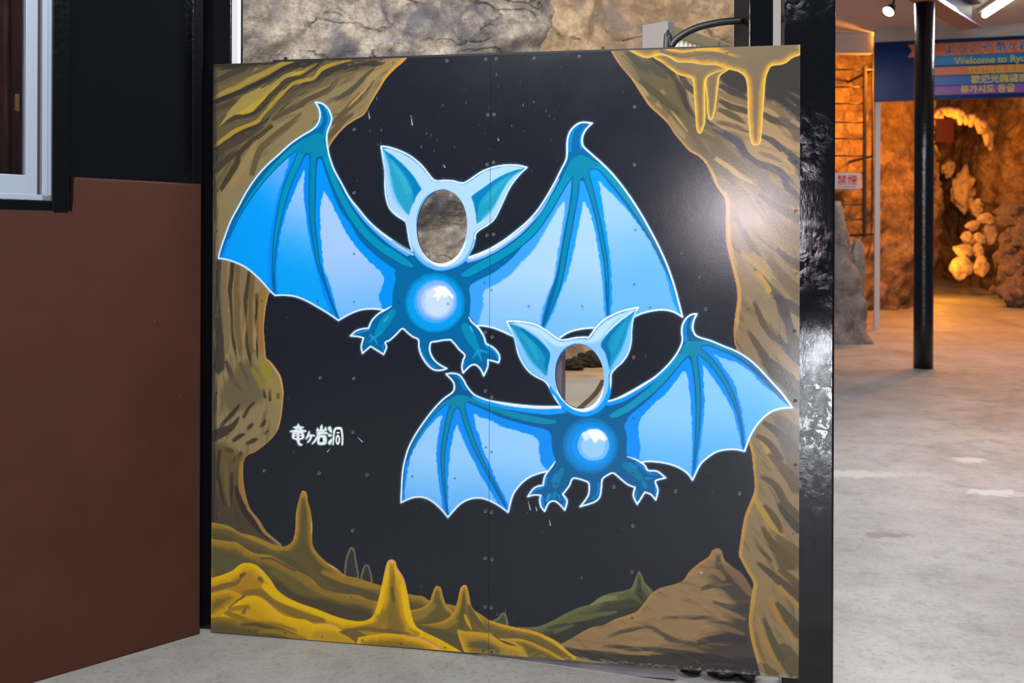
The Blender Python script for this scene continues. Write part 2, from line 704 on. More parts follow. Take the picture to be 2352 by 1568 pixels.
stroke(UL([(250, 740), (440, 640), (580, 560), (680, 470), (770, 370), (880, 290), (1090, 215)]), [3, 8, 9, 7, 5, 4, 2], (188, 158, 52), 2, brist=4)
stroke(UL([(150, 820), (290, 725), (480, 685), (620, 560), (720, 440), (850, 330), (1010, 265), (1130, 195), (1240, 105)]), [3, 6, 5, 6, 6, 5, 5, 5, 3], (56, 50, 42), 1.6, brist=3)
stroke(UL([(60, 860), (200, 840), (380, 770), (520, 720)]), [10, 12, 8, 3], (100, 86, 58), 3, brist=5)
stroke(UL([(55, 1075), (300, 900), (540, 815), (680, 660), (850, 500), (1000, 390), (1180, 335), (1300, 240), (1620, 140), (1900, 100)]), [3, 9, 7, 12, 16, 14, 12, 12, 10, 4], (54, 50, 46), 2, brist=7)
stroke(UL([(55, 1035), (180, 955), (290, 865), (520, 775), (600, 690), (720, 555), (850, 415), (960, 330), (1150, 288), (1250, 190), (1400, 130), (1560, 80)]), [3, 5, 5, 5, 4, 4, 4.5, 5, 4, 5, 4, 3], (182, 150, 54), 1.4, brist=2)
stroke(UL([(700, 740), (930, 620), (1120, 520), (1300, 430), (1420, 300)]), [3, 8, 7, 6, 2], (82, 70, 50), 2.5, brist=5)
stroke(UL([(620, 720), (850, 530), (1050, 420), (1250, 350), (1500, 260), (1700, 180)]), [8, 12, 12, 10, 8, 3], (104, 90, 62), 4, alpha=0.8, brist=7)
stroke(UL([(1400, 525), (1560, 430), (1700, 290), (1830, 170)]), [2, 6, 5, 2], (76, 70, 60), 2, brist=4)
stroke(UL([(1370, 785), (1560, 600), (1700, 460), (1820, 320)]), [5, 8, 8, 1], (92, 78, 54), 2, brist=4)
stroke(UL([(1330, 930), (1420, 830), (1500, 740), (1580, 680)]), [7, 9, 6, 1], (96, 80, 54), 2.5, brist=4)
stroke(UL([(1540, 600), (1640, 500), (1780, 350)]), [1, 2.5, 1], (196, 148, 84), 1.5)
stroke(UL([(1700, 430), (1800, 280), (1950, 160), (2080, 90)]), [4, 7, 8, 4], (168, 136, 88), 4, alpha=0.8, brist=5)
stroke(UL([(480, 1330), (560, 1090), (700, 950), (860, 820), (1010, 680)]), [8, 9, 8, 7, 1], (94, 80, 54), 2, brist=4)
stroke(UL([(140, 1500), (290, 1260), (340, 1130), (480, 980), (690, 820)]), [6, 8, 6, 6, 2], (62, 52, 36), 2, brist=4)
stroke(UL([(60, 1320), (200, 1190), (320, 1090)]), [8, 9, 2], (66, 58, 46), 2.5, brist=5)
stroke(UL([(60, 1190), (200, 1030), (430, 930), (600, 830)]), [14, 14, 9, 2], (70, 62, 50), 3, brist=7)
stroke(UL([(260, 1450), (380, 1280), (520, 1000)]), [10, 10, 4], (150, 128, 86), 4, brist=5)
# column below the wing
dabs((490, 580, 615, 1240), 110, 90, 10, 26, 3.5, [(92, 78, 52), (150, 128, 90), (116, 98, 66), (70, 58, 42)], 0.5, 2)
for pts, wd, c in (
        ([(90, 300), (90, 600), (100, 900), (90, 1300)], [7, 7, 8, 14], (58, 54, 48)),
        ([(140, 300), (130, 600), (150, 900), (160, 1150)], [9, 9, 9, 5], (122, 104, 74)),
        ([(215, 330), (195, 600), (205, 800), (215, 1000), (260, 1220)], [4, 4.5, 3, 3, 1], (58, 48, 32)),
        ([(270, 330), (250, 600), (260, 900), (290, 1180)], [7, 7, 8, 4], (110, 90, 56)),
        ([(310, 380), (305, 560), (310, 760), (318, 1000), (350, 1180)], [6, 6, 5, 4, 2], (132, 112, 82)),
        ([(372, 420), (345, 600), (335, 800), (338, 1000), (390, 1280)], [4.5, 4, 4, 4, 2], (60, 50, 32)),
        ([(400, 430), (385, 650), (375, 900), (390, 1150)], [6, 6, 6, 4], (106, 88, 54)),
        ([(437, 620), (436, 850), (438, 1120), (445, 1210)], [2, 3, 3, 1], (56, 46, 30)),
        ([(500, 520), (480, 700), (470, 900), (480, 1150)], [8, 7, 7, 6], (150, 112, 52)),
        ([(330, 800), (325, 950), (322, 1080)], [1, 2, 1], (176, 134, 84)),
        ([(425, 850), (425, 1000), (428, 1120)], [1, 2, 1], (180, 136, 86)),
        ([(160, 1250), (220, 1400), (300, 1500)], [5, 6, 2], (70, 62, 46)),
        ([(290, 1260), (330, 1360), (360, 1450)], [3, 3, 1], (74, 64, 42))):
    stroke(L2(pts), wd, c, 2.5, brist=2.5)
poly(L2([(300, 1250), (420, 1280), (480, 1400), (480, 1600), (200, 1700), (120, 1500)]), (98, 88, 66), soft=22, alpha=0.8)
stroke(L2([(400, 1310), (450, 1400), (480, 1480)]), [4, 7, 3], (140, 124, 50), 4, brist=3)
stroke(L2([(500, 1230), (520, 1330), (560, 1400)]), [6, 13, 6], (146, 134, 40), 9, brist=4)
poly(L2([(560, 1400), (640, 1420), (680, 1560), (650, 1700), (560, 1600), (500, 1500)]), (150, 128, 72), soft=14, alpha=0.9)
for pts, wd in (([(110, 405), (215, 300), (280, 205)], [2, 5, 1.5]), ([(40, 500), (130, 460), (210, 420), (280, 325)], [14, 13, 8, 1.5]),
                ([(230, 545), (290, 505), (340, 485)], [3, 5, 1]), ([(355, 575), (420, 545), (460, 530)], [2, 5, 1]), ([(365, 435), (390, 410), (415, 385)], [2, 4.5, 2]),
                ([(485, 415), (515, 385), (540, 350)], [1, 4, 1]), ([(160, 620), (200, 640), (220, 650)], [4, 7, 3]), ([(280, 690), (310, 660)], [4, 3]), ([(230, 750), (245, 710)], [3, 3]),
                ([(330, 320), (370, 250), (430, 180)], [3, 3, 1]), ([(530, 480), (560, 450)], [2, 2]), ([(520, 60), (530, 130)], [1.5, 3]), ([(575, 60), (575, 160)], [1.5, 2.5]), ([(655, 100), (655, 140)], [2, 2])):
    stroke(L3(pts), wd, (46, 40, 30), 2.5, alpha=0.9, brist=2)
poly(L3([(20, 600), (330, 700), (320, 900), (360, 1150), (480, 1330), (640, 1530), (20, 1500)]), (90, 72, 46), soft=26, alpha=0.75, lg=(((520), 1040), ((530), 1200), (52, 46, 38)))
for pts, wd, c in (([(100, 640), (85, 800), (110, 1000), (140, 1150)], [3, 3, 4, 3], (54, 46, 34)), ([(160, 760), (165, 950), (190, 1150)], [4, 5, 3], (112, 90, 54)), ([(215, 850), (210, 1000), (220, 1130)], [2.5, 3.5, 2], (58, 48, 34)),
                   ([(310, 760), (300, 900), (315, 1050), (360, 1200)], [6, 6, 5, 4], (158, 116, 52)), ([(255, 980), (290, 1110), (350, 1220), (440, 1330), (560, 1470)], [3, 7, 10, 10, 4], (46, 40, 34)),
                   ([(370, 1180), (460, 1290), (540, 1410), (660, 1520)], [3, 6, 6, 2], (168, 128, 84))):
    stroke(L3(pts), wd, c, 2.5, brist=2)
stroke([(487, 140), (488, 500), (487, 900), (484, 1190)], [10, 11, 12, 13], (44, 42, 42), 9, alpha=0.85, brist=5)
# lit edge of the wall
stroke([(935, 133), (906, 159.5), (887, 180), (875, 199), (862, 220), (850, 240), (836, 263), (813, 277), (792, 292), (771, 315), (757, 338)], [9, 8, 6, 5, 4, 3, 3, 2.5, 3, 4, 4], (206, 146, 70), 2, brist=1)
stroke([(621, 668), (612.5, 695), (608, 725), (606, 757), (608.7, 795), (611, 820), (621, 830), (635, 847), (646, 867), (651, 895), (650.8, 911), (646, 957), (637, 989)], [3, 3, 2.5, 2, 2, 3, 4, 6, 6, 4, 3, 3, 2], (200, 146, 88), 2)
stroke([(637, 989), (620, 1011), (589, 1036), (569.6, 1044.7), (560, 1059), (558, 1091), (563.6, 1132), (574.5, 1168), (594, 1192)], [2, 2, 2, 2, 4, 5, 5, 4, 3], (164, 118, 58), 3)
clip_to(None)

# ------------------------------------------------------------------ painted cave wall, right
UR = lambda p: sc(1390, 95, 5.113, p)
R2 = lambda p: sc(1560, 340, 4.1265, p)
R3 = lambda p: sc(1600, 680, 4.1265, p)
R4 = lambda p: sc(1640, 960, 4.752, p)
GR = lambda p: sc(1190, 1240, 3.5636, p)
r_edge = [(1401, 112), (1417, 140), (1433, 161), (1450, 181), (1464, 202), (1478, 224), (1491.7, 243.6), (1515, 265), (1534.7, 284.7), (1550, 308), (1570, 331.7), (1583.6, 347), (1605, 359),
          (1618.8, 372.7), (1630.6, 394), (1645, 427), (1664, 454), (1667, 475.7), (1666.6, 509.6), (1667.8, 553), (1674, 584.8), (1683.6, 623.5), (1692, 660), (1693, 691), (1689.7, 716), (1686, 748),
          (1686.8, 784), (1693, 806), (1703, 880), (1712, 950), (1720, 1013), (1727, 1044), (1730.5, 1078), (1733.6, 1107), (1732.6, 1128), (1724, 1151), (1712.6, 1179), (1706, 1208), (1701, 1242), (1697, 1273),
          (1701, 1283), (1714.7, 1310), (1730, 1338), (1726, 1363.5), (1721.8, 1397), (1719, 1433.6), (1726, 1475.7), (1737, 1515), (1747, 1556)]
right_rock = [(1850, 90, 1), (1392, 90, 1)] + r_edge + [(1747, 1580, 1), (1850, 1580, 1)]
poly(right_rock, (134, 112, 78), rid=4)
clip_to(right_rock)
# upper slope
poly(UR([(200, 60, 1), (1450, 60, 1), (1300, 450), (1060, 860), (1200, 960), (1700, 1450), (2000, 1560), (1300, 1560), (1000, 1200), (620, 760), (380, 430)]), (92, 80, 56), soft=26, alpha=0.85)
stroke(UR([(280, 150), (420, 280), (560, 330), (700, 420)]), [8, 14, 12, 4], (70, 68, 58), 4, brist=6)
stroke(UR([(540, 190), (740, 310), (850, 430), (930, 620), (990, 780), (1080, 880)]), [6, 13, 12, 12, 10, 6], (58, 54, 48), 3, brist=5)
stroke(UR([(420, 470), (560, 590), (700, 700), (860, 850)]), [4, 9, 8, 3], (76, 70, 48), 3, brist=5)
stroke(UR([(330, 470), (420, 560), (490, 640)]), [4, 6, 2], (160, 136, 90), 3, brist=3)
stroke(UR([(610, 720), (660, 790)]), [3, 1], (164, 146, 84), 2, brist=2)
stroke(UR([(670, 580), (700, 610)]), [4, 3], (140, 120, 60), 3, brist=2)
stroke(UR([(780, 820), (870, 930), (970, 1060)]), [1, 3, 1], (166, 140, 76), 2)
stroke(UR([(760, 910), (860, 1040), (930, 1120)]), [5, 6, 2], (152, 130, 86), 3, brist=3)
poly(UR([(830, 370), (1060, 430), (1100, 900), (1000, 760), (940, 560)]), (158, 136, 100), soft=8, alpha=0.9)
stroke(UR([(890, 400), (960, 520), (1050, 590)]), [5, 8, 5], (66, 58, 48), 3, brist=4)
poly(UR([(1180, 930, 1), (1340, 700), (1340, 480), (1900, 330), (2320, 420, 1), (2320, 1560, 1), (2040, 1545), (1780, 1440), (1650, 1330), (1560, 1180), (1400, 1090)]), (156, 128, 86), soft=5)
poly(UR([(1340, 330), (1680, 330), (1660, 620), (1500, 560), (1370, 480)]), (56, 52, 50), soft=12)
poly(UR([(1880, 300), (2320, 100, 1), (2320, 960, 1), (2150, 830), (1990, 720), (1870, 640)]), (54, 50, 48), soft=16, rough=4)
for pts, wd, c in (([(1350, 520), (1480, 590), (1640, 665)], [3, 8, 5], (52, 50, 52)), ([(1340, 600), (1500, 680), (1660, 720)], [5, 8, 5], (118, 98, 66)), ([(1340, 690), (1480, 770), (1680, 820)], [2, 8, 6], (60, 54, 46)),
                   ([(1330, 795), (1470, 860), (1640, 950)], [2, 8, 1], (74, 66, 48)), ([(1300, 945), (1480, 985), (1680, 1055)], [1, 5, 1], (88, 70, 50)), ([(1860, 720), (2020, 800), (2140, 920)], [4, 8, 2], (112, 90, 66)),
                   ([(1860, 860), (2000, 935), (2300, 990)], [7, 9, 12], (62, 54, 48)), ([(2050, 900), (2200, 1000), (2300, 1100)], [4, 14, 18], (92, 80, 62)), ([(2200, 930), (2290, 990)], [4, 4], (146, 128, 104)),
                   ([(1840, 1110), (1960, 1170), (2120, 1300), (2300, 1440)], [3, 6, 8, 10], (58, 56, 58)), ([(1800, 1300), (1920, 1350), (2060, 1410)], [1, 4, 1], (112, 92, 64)), ([(2080, 1330), (2180, 1450), (2260, 1560)], [6, 7, 7], (166, 132, 78)),
                   ([(2180, 1380), (2280, 1480), (2320, 1560)], [6, 10, 12], (56, 54, 56))):
    stroke(UR(pts), wd, c, 2.5, brist=3)
stroke(UR([(1180, 935), (1300, 1030), (1420, 1100), (1560, 1185), (1650, 1335), (1770, 1430), (1900, 1470), (2030, 1535), (2110, 1620), (2200, 1760), (2300, 1880)]), [4, 6, 9, 11, 9, 9, 8, 8, 9, 9, 9], (54, 54, 62), 3, brist=4)
dabs((1420, 130, 1640, 400), 70, 50, 9, 22, 3.5, [(84, 76, 52), (140, 118, 80), (112, 96, 62)], 0.5, 3)
dabs((1600, 200, 1835, 480), 70, 32, 9, 24, 3.5, [(96, 84, 58), (176, 146, 96), (128, 106, 72)], 0.5, 4)
# belly of the wall
dabs((1640, 400, 1835, 760), 120, 52, 9, 26, 4, [(104, 90, 66), (168, 138, 92), (88, 74, 54), (150, 122, 78)], 0.5, 5)
dabs((1680, 700, 1835, 1540), 150, 60, 9, 26, 4, [(92, 78, 52), (160, 130, 78), (112, 92, 58), (74, 62, 44)], 0.5, 6)
for pts, wd, c in (([(350, 100), (520, 220), (680, 320)], [3, 5, 2], (188, 152, 96)), ([(300, 130), (420, 230), (520, 330)], [5, 7, 3], (100, 92, 70)), ([(400, 330), (560, 440), (640, 560)], [9, 12, 5], (122, 108, 82)),
                   ([(640, 130), (760, 260), (900, 420), (1100, 520)], [8, 12, 14, 10], (108, 98, 82)), ([(760, 440), (930, 560), (1150, 690)], [3, 8, 9], (92, 80, 66)), ([(540, 660), (610, 800), (700, 940), (790, 1130)], [2, 5, 7, 2], (88, 74, 52)),
                   ([(700, 1000), (830, 1130), (960, 1260)], [3, 5, 2], (160, 128, 70)), ([(930, 960), (1040, 1060), (1150, 1120)], [3, 10, 12], (78, 70, 58)), ([(860, 1000), (980, 1240)], [2, 6], (120, 94, 62)),
                   ([(725, 1140), (830, 1290), (950, 1420), (1010, 1560)], [2, 6, 9, 10], (76, 64, 46)), ([(740, 1170), (850, 1350)], [3, 4], (188, 146, 46)), ([(600, 1000), (760, 1130), (860, 1230)], [4, 6, 2], (170, 132, 70)),
                   ([(900, 640), (1000, 800), (1140, 900)], [10, 14, 10], (118, 102, 78)), ([(930, 1420), (1030, 1480), (1150, 1560)], [8, 12, 12], (64, 58, 54)), ([(860, 1080), (1000, 1250), (1140, 1400)], [8, 14, 16], (104, 84, 58))):
    stroke(R2(pts), wd, c, 2.5, brist=3.5)
for pts, wd, c in (([(430, 60), (490, 120), (540, 170)], [4, 11, 4], (122, 98, 60)), ([(545, 55), (620, 240), (740, 400), (850, 480)], [2, 6, 7, 3], (74, 62, 46)), ([(770, 20), (830, 200), (880, 420), (1000, 560)], [6, 14, 20, 24], (60, 54, 50)),
                   ([(690, 60), (780, 250), (850, 430)], [6, 10, 3], (132, 108, 78)), ([(480, 320), (570, 460), (640, 560)], [1, 7, 9], (78, 64, 44)), ([(620, 560), (740, 700), (860, 800), (960, 900)], [8, 18, 18, 12], (70, 60, 52)),
                   ([(700, 480), (860, 620), (960, 760)], [4, 8, 4], (140, 112, 78)), ([(860, 850), (960, 1000)], [10, 14], (62, 56, 54)), ([(640, 1200), (760, 1280), (880, 1420)], [3, 9, 12], (72, 62, 48)), ([(800, 1180), (920, 1300), (980, 1420)], [14, 18, 14], (88, 78, 70)),
                   ([(570, 1320), (680, 1400), (780, 1530)], [2, 7, 6], (74, 64, 44)), ([(600, 1330), (660, 1450), (700, 1540)], [2, 5, 2], (168, 136, 64))):
    stroke(R3(pts), wd, c, 2.5, brist=3)
for pts, wd, c in (([(540, 50), (700, 170), (880, 330)], [2, 9, 12], (76, 66, 54)), ([(470, 190), (590, 270), (740, 440)], [2, 8, 4], (78, 66, 44)), ([(740, 200), (850, 420), (920, 600)], [10, 16, 14], (92, 80, 66)), ([(600, 400), (760, 560), (900, 760)], [3, 12, 14], (84, 68, 44)),
                   ([(515, 635), (670, 740), (770, 920), (900, 1060)], [2, 9, 8, 10], (76, 64, 44)), ([(440, 860), (520, 1000), (640, 1180), (740, 1270)], [6, 6, 5, 2], (170, 134, 56)), ([(550, 950), (660, 1090), (740, 1230)], [2, 8, 3], (80, 66, 42)),
                   ([(705, 930), (800, 1080), (920, 1200)], [2, 9, 12], (50, 50, 40)), ([(530, 1190), (620, 1350), (760, 1520), (800, 1568)], [2, 10, 18, 20], (82, 68, 42)), ([(700, 1300), (850, 1450), (920, 1560)], [6, 16, 16], (96, 78, 46)),
                   ([(460, 1380), (560, 1500), (620, 1560)], [1, 3, 2], (84, 66, 40))):
    stroke(R4(pts), wd, c, 2.5, brist=3)
for pts, wd, c in (([(1960, 185), (2120, 320), (2300, 470)], [2, 9, 12], (70, 58, 44)), ([(2140, 380), (2220, 470), (2300, 540)], [4, 4, 4], (160, 118, 60)), ([(2150, 250), (2250, 330), (2310, 420)], [6, 10, 10], (84, 68, 40)),
                   ([(2060, 480), (2120, 620), (2200, 700), (2250, 800)], [4, 6, 5, 1], (158, 114, 58)), ([(2120, 520), (2210, 640), (2300, 760)], [4, 12, 14], (72, 66, 46)), ([(2010, 640), (2080, 820), (2150, 960)], [2, 8, 10], (74, 68, 44)),
                   ([(2180, 900), (2240, 1000), (2300, 1100)], [16, 22, 18], (84, 74, 50)), ([(1960, 700), (2040, 860), (2130, 1020)], [3, 5, 1], (156, 116, 58)), ([(1940, 760), (1960, 860), (2020, 980)], [2, 3, 2], (120, 92, 48)), ([(2020, 1020), (2080, 1110)], [4, 16], (88, 78, 50))):
    stroke(GR(pts), wd, c, 2.5, brist=2.5)
stroke(r_edge[:14], [3, 2, 2, 3, 3, 4, 4, 3, 3, 3, 4, 4, 4, 4], (196, 140, 84), 2, brist=1)
stroke(r_edge[13:28], [4, 6, 6, 6, 7, 9, 10, 9, 9, 9, 8, 7, 5, 5, 4], (206, 158, 84), 5, alpha=0.85, brist=3)
stroke(r_edge[17:29], 2, (196, 122, 70), 2)
stroke(r_edge[30:48], [4, 5, 5, 5, 6, 7, 6, 5, 6, 7, 7, 6, 7, 7, 8, 8, 9, 8], (194, 146, 50), 5, alpha=0.85, brist=2)
stroke(r_edge[30:40], 1.8, (196, 128, 72), 2)
# stalactites
big = [(1700, 85, 1), (1841, 85, 1), (1841, 121), (1820, 132), (1800.7, 146), (1773, 150.7), (1763.6, 163.5), (1757.7, 183), (1753.8, 232), (1750.8, 271), (1748, 310), (1745, 328.7), (1736, 332.6), (1728, 329.7), (1723.5, 316), (1721.5, 290.6),
       (1718.6, 261), (1718.6, 222), (1716.6, 193), (1710.8, 175), (1695, 163.5), (1671.6, 157.6), (1644, 148.8), (1615, 147.8), (1585.6, 143), (1558, 142), (1538.6, 132), (1523, 125), (1507, 126), (1491.7, 132), (1476, 130), (1454.5, 120.4), (1440, 112, 1), (1440, 85, 1)]
third = [(1675, 157), (1654, 173), (1649, 193), (1644, 238), (1638, 267), (1631.5, 274), (1625.7, 257), (1623.7, 222), (1620.5, 187), (1632, 168)]
second = [(1501, 127), (1523, 144), (1542.6, 159.5), (1560, 171), (1581.7, 176), (1591.5, 183), (1594, 204.5), (1597, 241.7), (1599, 277), (1602, 300), (1609, 306), (1615, 292.5), (1618.8, 277), (1618.8, 232), (1618.8, 193), (1624.7, 177), (1644, 165.4), (1667.7, 157), (1640, 135), (1560, 120)]
for sh, wd in ((third, 7), (second, 11), (big, 15)):
    poly(sh, (214, 158, 50), rid=6, grad=((120, 102, 78), wd, 1))
    stroke([np.array(p[:2]) for p in crpath(sh, True, 4)], 1.1, (232, 192, 92), 2, smooth=False)
stroke(UR([(720, 90), (900, 140), (1150, 100), (1350, 110), (1480, 170), (1640, 185)]), [5, 6, 5, 6, 5, 2], (224, 164, 48), 2.5, brist=2)
stroke(UR([(660, 110), (860, 165), (1100, 140), (1350, 160), (1500, 200), (1620, 210)]), [4, 4, 5, 5, 4, 2], (108, 92, 76), 2, brist=2)
poly(UR([(1380, 60), (2120, 60), (1900, 260), (1830, 420), (1780, 560), (1740, 400), (1640, 250), (1500, 160)]), (118, 100, 78), soft=16, alpha=0.85)
poly(UR([(700, 250), (1400, 310), (1200, 380), (1130, 440), (1040, 360), (860, 310)]), (128, 108, 72), soft=14, alpha=0.6)
stroke(UR([(1780, 500), (1770, 700), (1765, 1000), (1768, 1160)], ), [5, 2.5, 2, 1.5], (120, 98, 70), 4)
stroke(UR([(1125, 450), (1125, 700), (1125, 1000)]), [4, 3, 1.5], (128, 104, 60), 4)
clip_to(None)

# ------------------------------------------------------------------ painted ground
GL = lambda p: sc(480, 1110, 4.0204, p)
GM = lambda p: sc(860, 1270, 3.986, p)
BOT = [(1850, 1600, 1), (470, 1600, 1)]
green = GR([(-100, 730, 1), (0, 712), (150, 708), (270, 665), (380, 605), (500, 550), (590, 525), (680, 460), (780, 430), (880, 410), (930, 385), (960, 310), (990, 250), (1015, 290), (1040, 350), (1100, 415), (1200, 560), (1100, 800, 1), (300, 960, 1), (0, 900, 1)])
poly(green, (104, 102, 62), rid=5, grad=((50, 52, 44), 34))
clip_to(green)
for pts, wd, c in (([(600, 520), (720, 480), (860, 470)], [3, 6, 2], (122, 122, 78)), ([(300, 690), (500, 640), (800, 590)], [3, 8, 3], (96, 96, 54)), ([(700, 560), (860, 540), (1020, 520)], [3, 5, 3], (62, 62, 48)),
                   ([(820, 480), (900, 450), (1000, 500)], [3, 6, 3], (86, 86, 52)), ([(990, 290), (990, 380), (980, 430)], [1.5, 4, 6], (54, 54, 46)), ([(300, 750), (450, 700)], [4, 2], (92, 92, 54)), ([(250, 720), (400, 685)], [2, 1], (50, 52, 42))):
    stroke(GR(pts), wd, c, 3, brist=2)
clip_to(None)
brown = GR([(340, 855, 1), (460, 790), (590, 720), (700, 695), (800, 645), (960, 590), (1020, 530), (1090, 440), (1170, 390), (1260, 365), (1350, 330), (1400, 260), (1480, 190), (1560, 135), (1590, 85), (1630, 68), (1665, 85), (1690, 160), (1750, 215), (1830, 270), (1880, 340), (1915, 405, 1), (1895, 560), (1888, 690), (1912, 840), (1950, 980), (1990, 1180, 1), (700, 1180, 1)])
poly(brown, (142, 114, 78), rid=5)
clip_to(brown)
poly(GR([(1560, 280), (1700, 230), (1950, 420), (2000, 1200, 1), (1500, 1200, 1), (1450, 900), (1700, 720), (1760, 500)]), (58, 50, 46), soft=40, alpha=0.9)
for pts, wd, c in (([(1500, 400), (1650, 370), (1800, 460), (1900, 560)], [2, 6, 14, 14], (66, 58, 50)), ([(1640, 130), (1640, 200), (1680, 260)], [3, 7, 8], (82, 66, 52)), ([(1720, 230), (1820, 330), (1890, 420)], [9, 12, 8], (122, 94, 62)),
                   ([(1480, 290), (1600, 260), (1680, 310)], [3, 8, 4], (132, 104, 70)), ([(1600, 510), (1750, 560), (1890, 560)], [2, 9, 10], (62, 54, 50)), ([(1620, 540), (1730, 600), (1850, 640)], [3, 5, 2], (128, 102, 74)),
                   ([(1180, 640), (1400, 635), (1550, 640), (1700, 700), (1860, 740)], [1, 2, 4, 8, 10], (66, 58, 50)), ([(1560, 680), (1700, 720), (1840, 760)], [4, 6, 2], (120, 96, 68)), ([(740, 790), (900, 740), (1070, 715), (1180, 780), (1290, 830), (1450, 870), (1560, 900)], [1, 3, 4, 6, 7, 6, 3], (68, 62, 48)),
                   ([(880, 790), (1050, 750), (1180, 800)], [3, 7, 3], (150, 118, 80)), ([(700, 870), (900, 885), (1100, 900), (1320, 930), (1500, 960)], [1, 4, 5, 10, 14], (58, 52, 46)), ([(1280, 860), (1450, 900), (1600, 960)], [4, 5, 2], (112, 92, 62)),
                   ([(800, 945), (1000, 945), (1280, 970)], [4, 6, 3], (140, 110, 70)), ([(400, 910), (700, 960), (1000, 990), (1500, 1010), (1950, 1060)], [10, 12, 14, 22, 26], (44, 42, 44)), ([(1500, 830), (1700, 800), (1850, 820)], [8, 10, 8], (54, 48, 46))):
    stroke(GR(pts), wd, c, 3.5, brist=3)
dabs((1300, 1290, 1720, 1530), 120, 12, 16, 26, 3.5, [(110, 90, 62), (160, 130, 92), (86, 72, 54)], 0.45, 7)
stroke(GR([(460, 790), (590, 720), (800, 645), (960, 590), (1020, 530), (1090, 440), (1170, 390)]), [2, 3, 5, 6, 5, 4, 2], (166, 122, 64), 4)
stroke(GR([(1350, 330), (1400, 260), (1480, 190), (1560, 135), (1590, 85), (1630, 70)]), [2, 4, 5, 4, 3, 2], (176, 116, 62), 3)
clip_to(None)
for sh in ([(792.9, 1325), (793, 1290), (800, 1265), (807, 1255.5), (814, 1262), (819, 1290), (823, 1328)], [(829, 1335), (832, 1310), (838, 1297), (846, 1297), (851, 1310), (855, 1340)]):
    poly(sh, (122, 120, 88), rid=5, grad=((46, 48, 46), 7))
poly(GM([(1080, 625), (1130, 590), (1160, 550), (1190, 545), (1212, 580), (1222, 670), (1150, 690)]), (124, 120, 84), rid=5, grad=((70, 72, 50), 8))
h1 = GL([(-40, 355, 1), (30, 360), (120, 375), (200, 400), (290, 455), (400, 480), (500, 520), (600, 565), (690, 580), (740, 560), (780, 510), (800, 400), (805, 260), (830, 150), (850, 85), (870, 68), (900, 90), (915, 170), (940, 260), (955, 400), (955, 550), (1000, 640), (1080, 720), (1170, 780), (1260, 850), (1360, 870), (1480, 910), (1600, 945), (1840, 1020), (1970, 1040)]) + \
    GM([(510, 435), (640, 460), (760, 485), (940, 540), (1050, 610), (1170, 650), (1300, 680), (1450, 710), (1600, 770), (1700, 830), (1800, 920), (1950, 995), (2060, 1090, 1)]) + [(1300, 1600, 1), (470, 1600, 1)]
poly(h1, (160, 124, 40), rid=5, grad=((84, 76, 46), 26))
clip_to(h1)
stroke(GL([(870, 150), (875, 300), (870, 500), (860, 640)]), [3, 9, 11, 22], (92, 80, 46), 8, brist=3)
stroke(GL([(880, 580), (960, 720), (1080, 840), (1250, 900), (1400, 900)]), [10, 10, 9, 5, 2], (88, 76, 44), 6, brist=3)
stroke(GL([(680, 640), (850, 700), (1000, 880), (1150, 980)]), [6, 12, 12, 6], (96, 80, 46), 7, brist=3)
stroke(GL([(1060, 820), (1180, 870), (1400, 930), (1580, 960)]), [5, 8, 8, 5], (152, 116, 38), 5, brist=3)
stroke(GL([(1100, 745), (1180, 790), (1260, 850)]), [1.5, 2.5, 1], (214, 150, 110), 2)
stroke(GL([(845, 85), (870, 70), (900, 90), (910, 140)]), [1, 2.5, 2, 1], (220, 150, 104), 2)
stroke(GL([(808, 260), (802, 400), (790, 500)]), [2, 3, 2], (184, 140, 40), 3)
stroke(GL([(948, 330), (952, 450)]), [1, 2], (214, 150, 100), 2)
stroke(GL([(250, 470), (420, 520), (560, 590), (680, 600)]), [3, 5, 5, 4], (158, 122, 38), 4, brist=2)
stroke(GL([(30, 440), (200, 460), (350, 540), (500, 600), (640, 660)]), [7, 6, 7, 6, 4], (100, 84, 46), 4, brist=3)
stroke(GM([(1040, 690), (1200, 770), (1350, 790), (1500, 850)]), [10, 10, 6, 8], (108, 92, 46), 7, brist=3)
stroke(GM([(1450, 720), (1600, 785), (1700, 850), (1830, 960)]), [4, 5, 5, 4], (206, 156, 36), 3)
stroke(GM([(1060, 620), (1170, 660), (1300, 690), (1450, 720)]), [3, 4, 4, 4], (200, 150, 40), 3)
stroke(GM([(1500, 790), (1620, 880), (1760, 980)]), [10, 12, 10], (110, 92, 44), 6, brist=3)
clip_to(None)
h2 = GL([(-40, 505, 1), (30, 510), (150, 530), (260, 545), (340, 600), (430, 645), (560, 660), (660, 710), (740, 760), (810, 800), (900, 850), (960, 890), (1030, 960), (1130, 1000), (1260, 1020), (1380, 1030), (1470, 1070), (1570, 1092, 1), (1600, 1400, 1), (-40, 1400, 1)])
poly(h2, (158, 122, 38), rid=5, grad=((86, 76, 46), 36))
clip_to(h2)
stroke(GL([(420, 690), (600, 740), (820, 830), (980, 980), (1200, 1060), (1500, 1110)]), [5, 7, 10, 12, 10, 6], (132, 104, 40), 7, brist=3)
stroke(GL([(60, 700), (150, 760), (260, 720), (420, 800)]), [26, 20, 14, 20], (86, 82, 52), 14, brist=4)
stroke(GL([(480, 690), (600, 700), (760, 790), (810, 800)]), [2, 3, 3, 1], (92, 78, 42), 2.5)
stroke(GL([(640, 930), (900, 1070), (1200, 1200), (1450, 1240)]), [14, 20, 26, 20], (70, 62, 44), 14, brist=4)
stroke(GL([(600, 820), (820, 980), (1000, 1040)]), [10, 12, 6], (104, 92, 44), 9, brist=3)
clip_to(None)
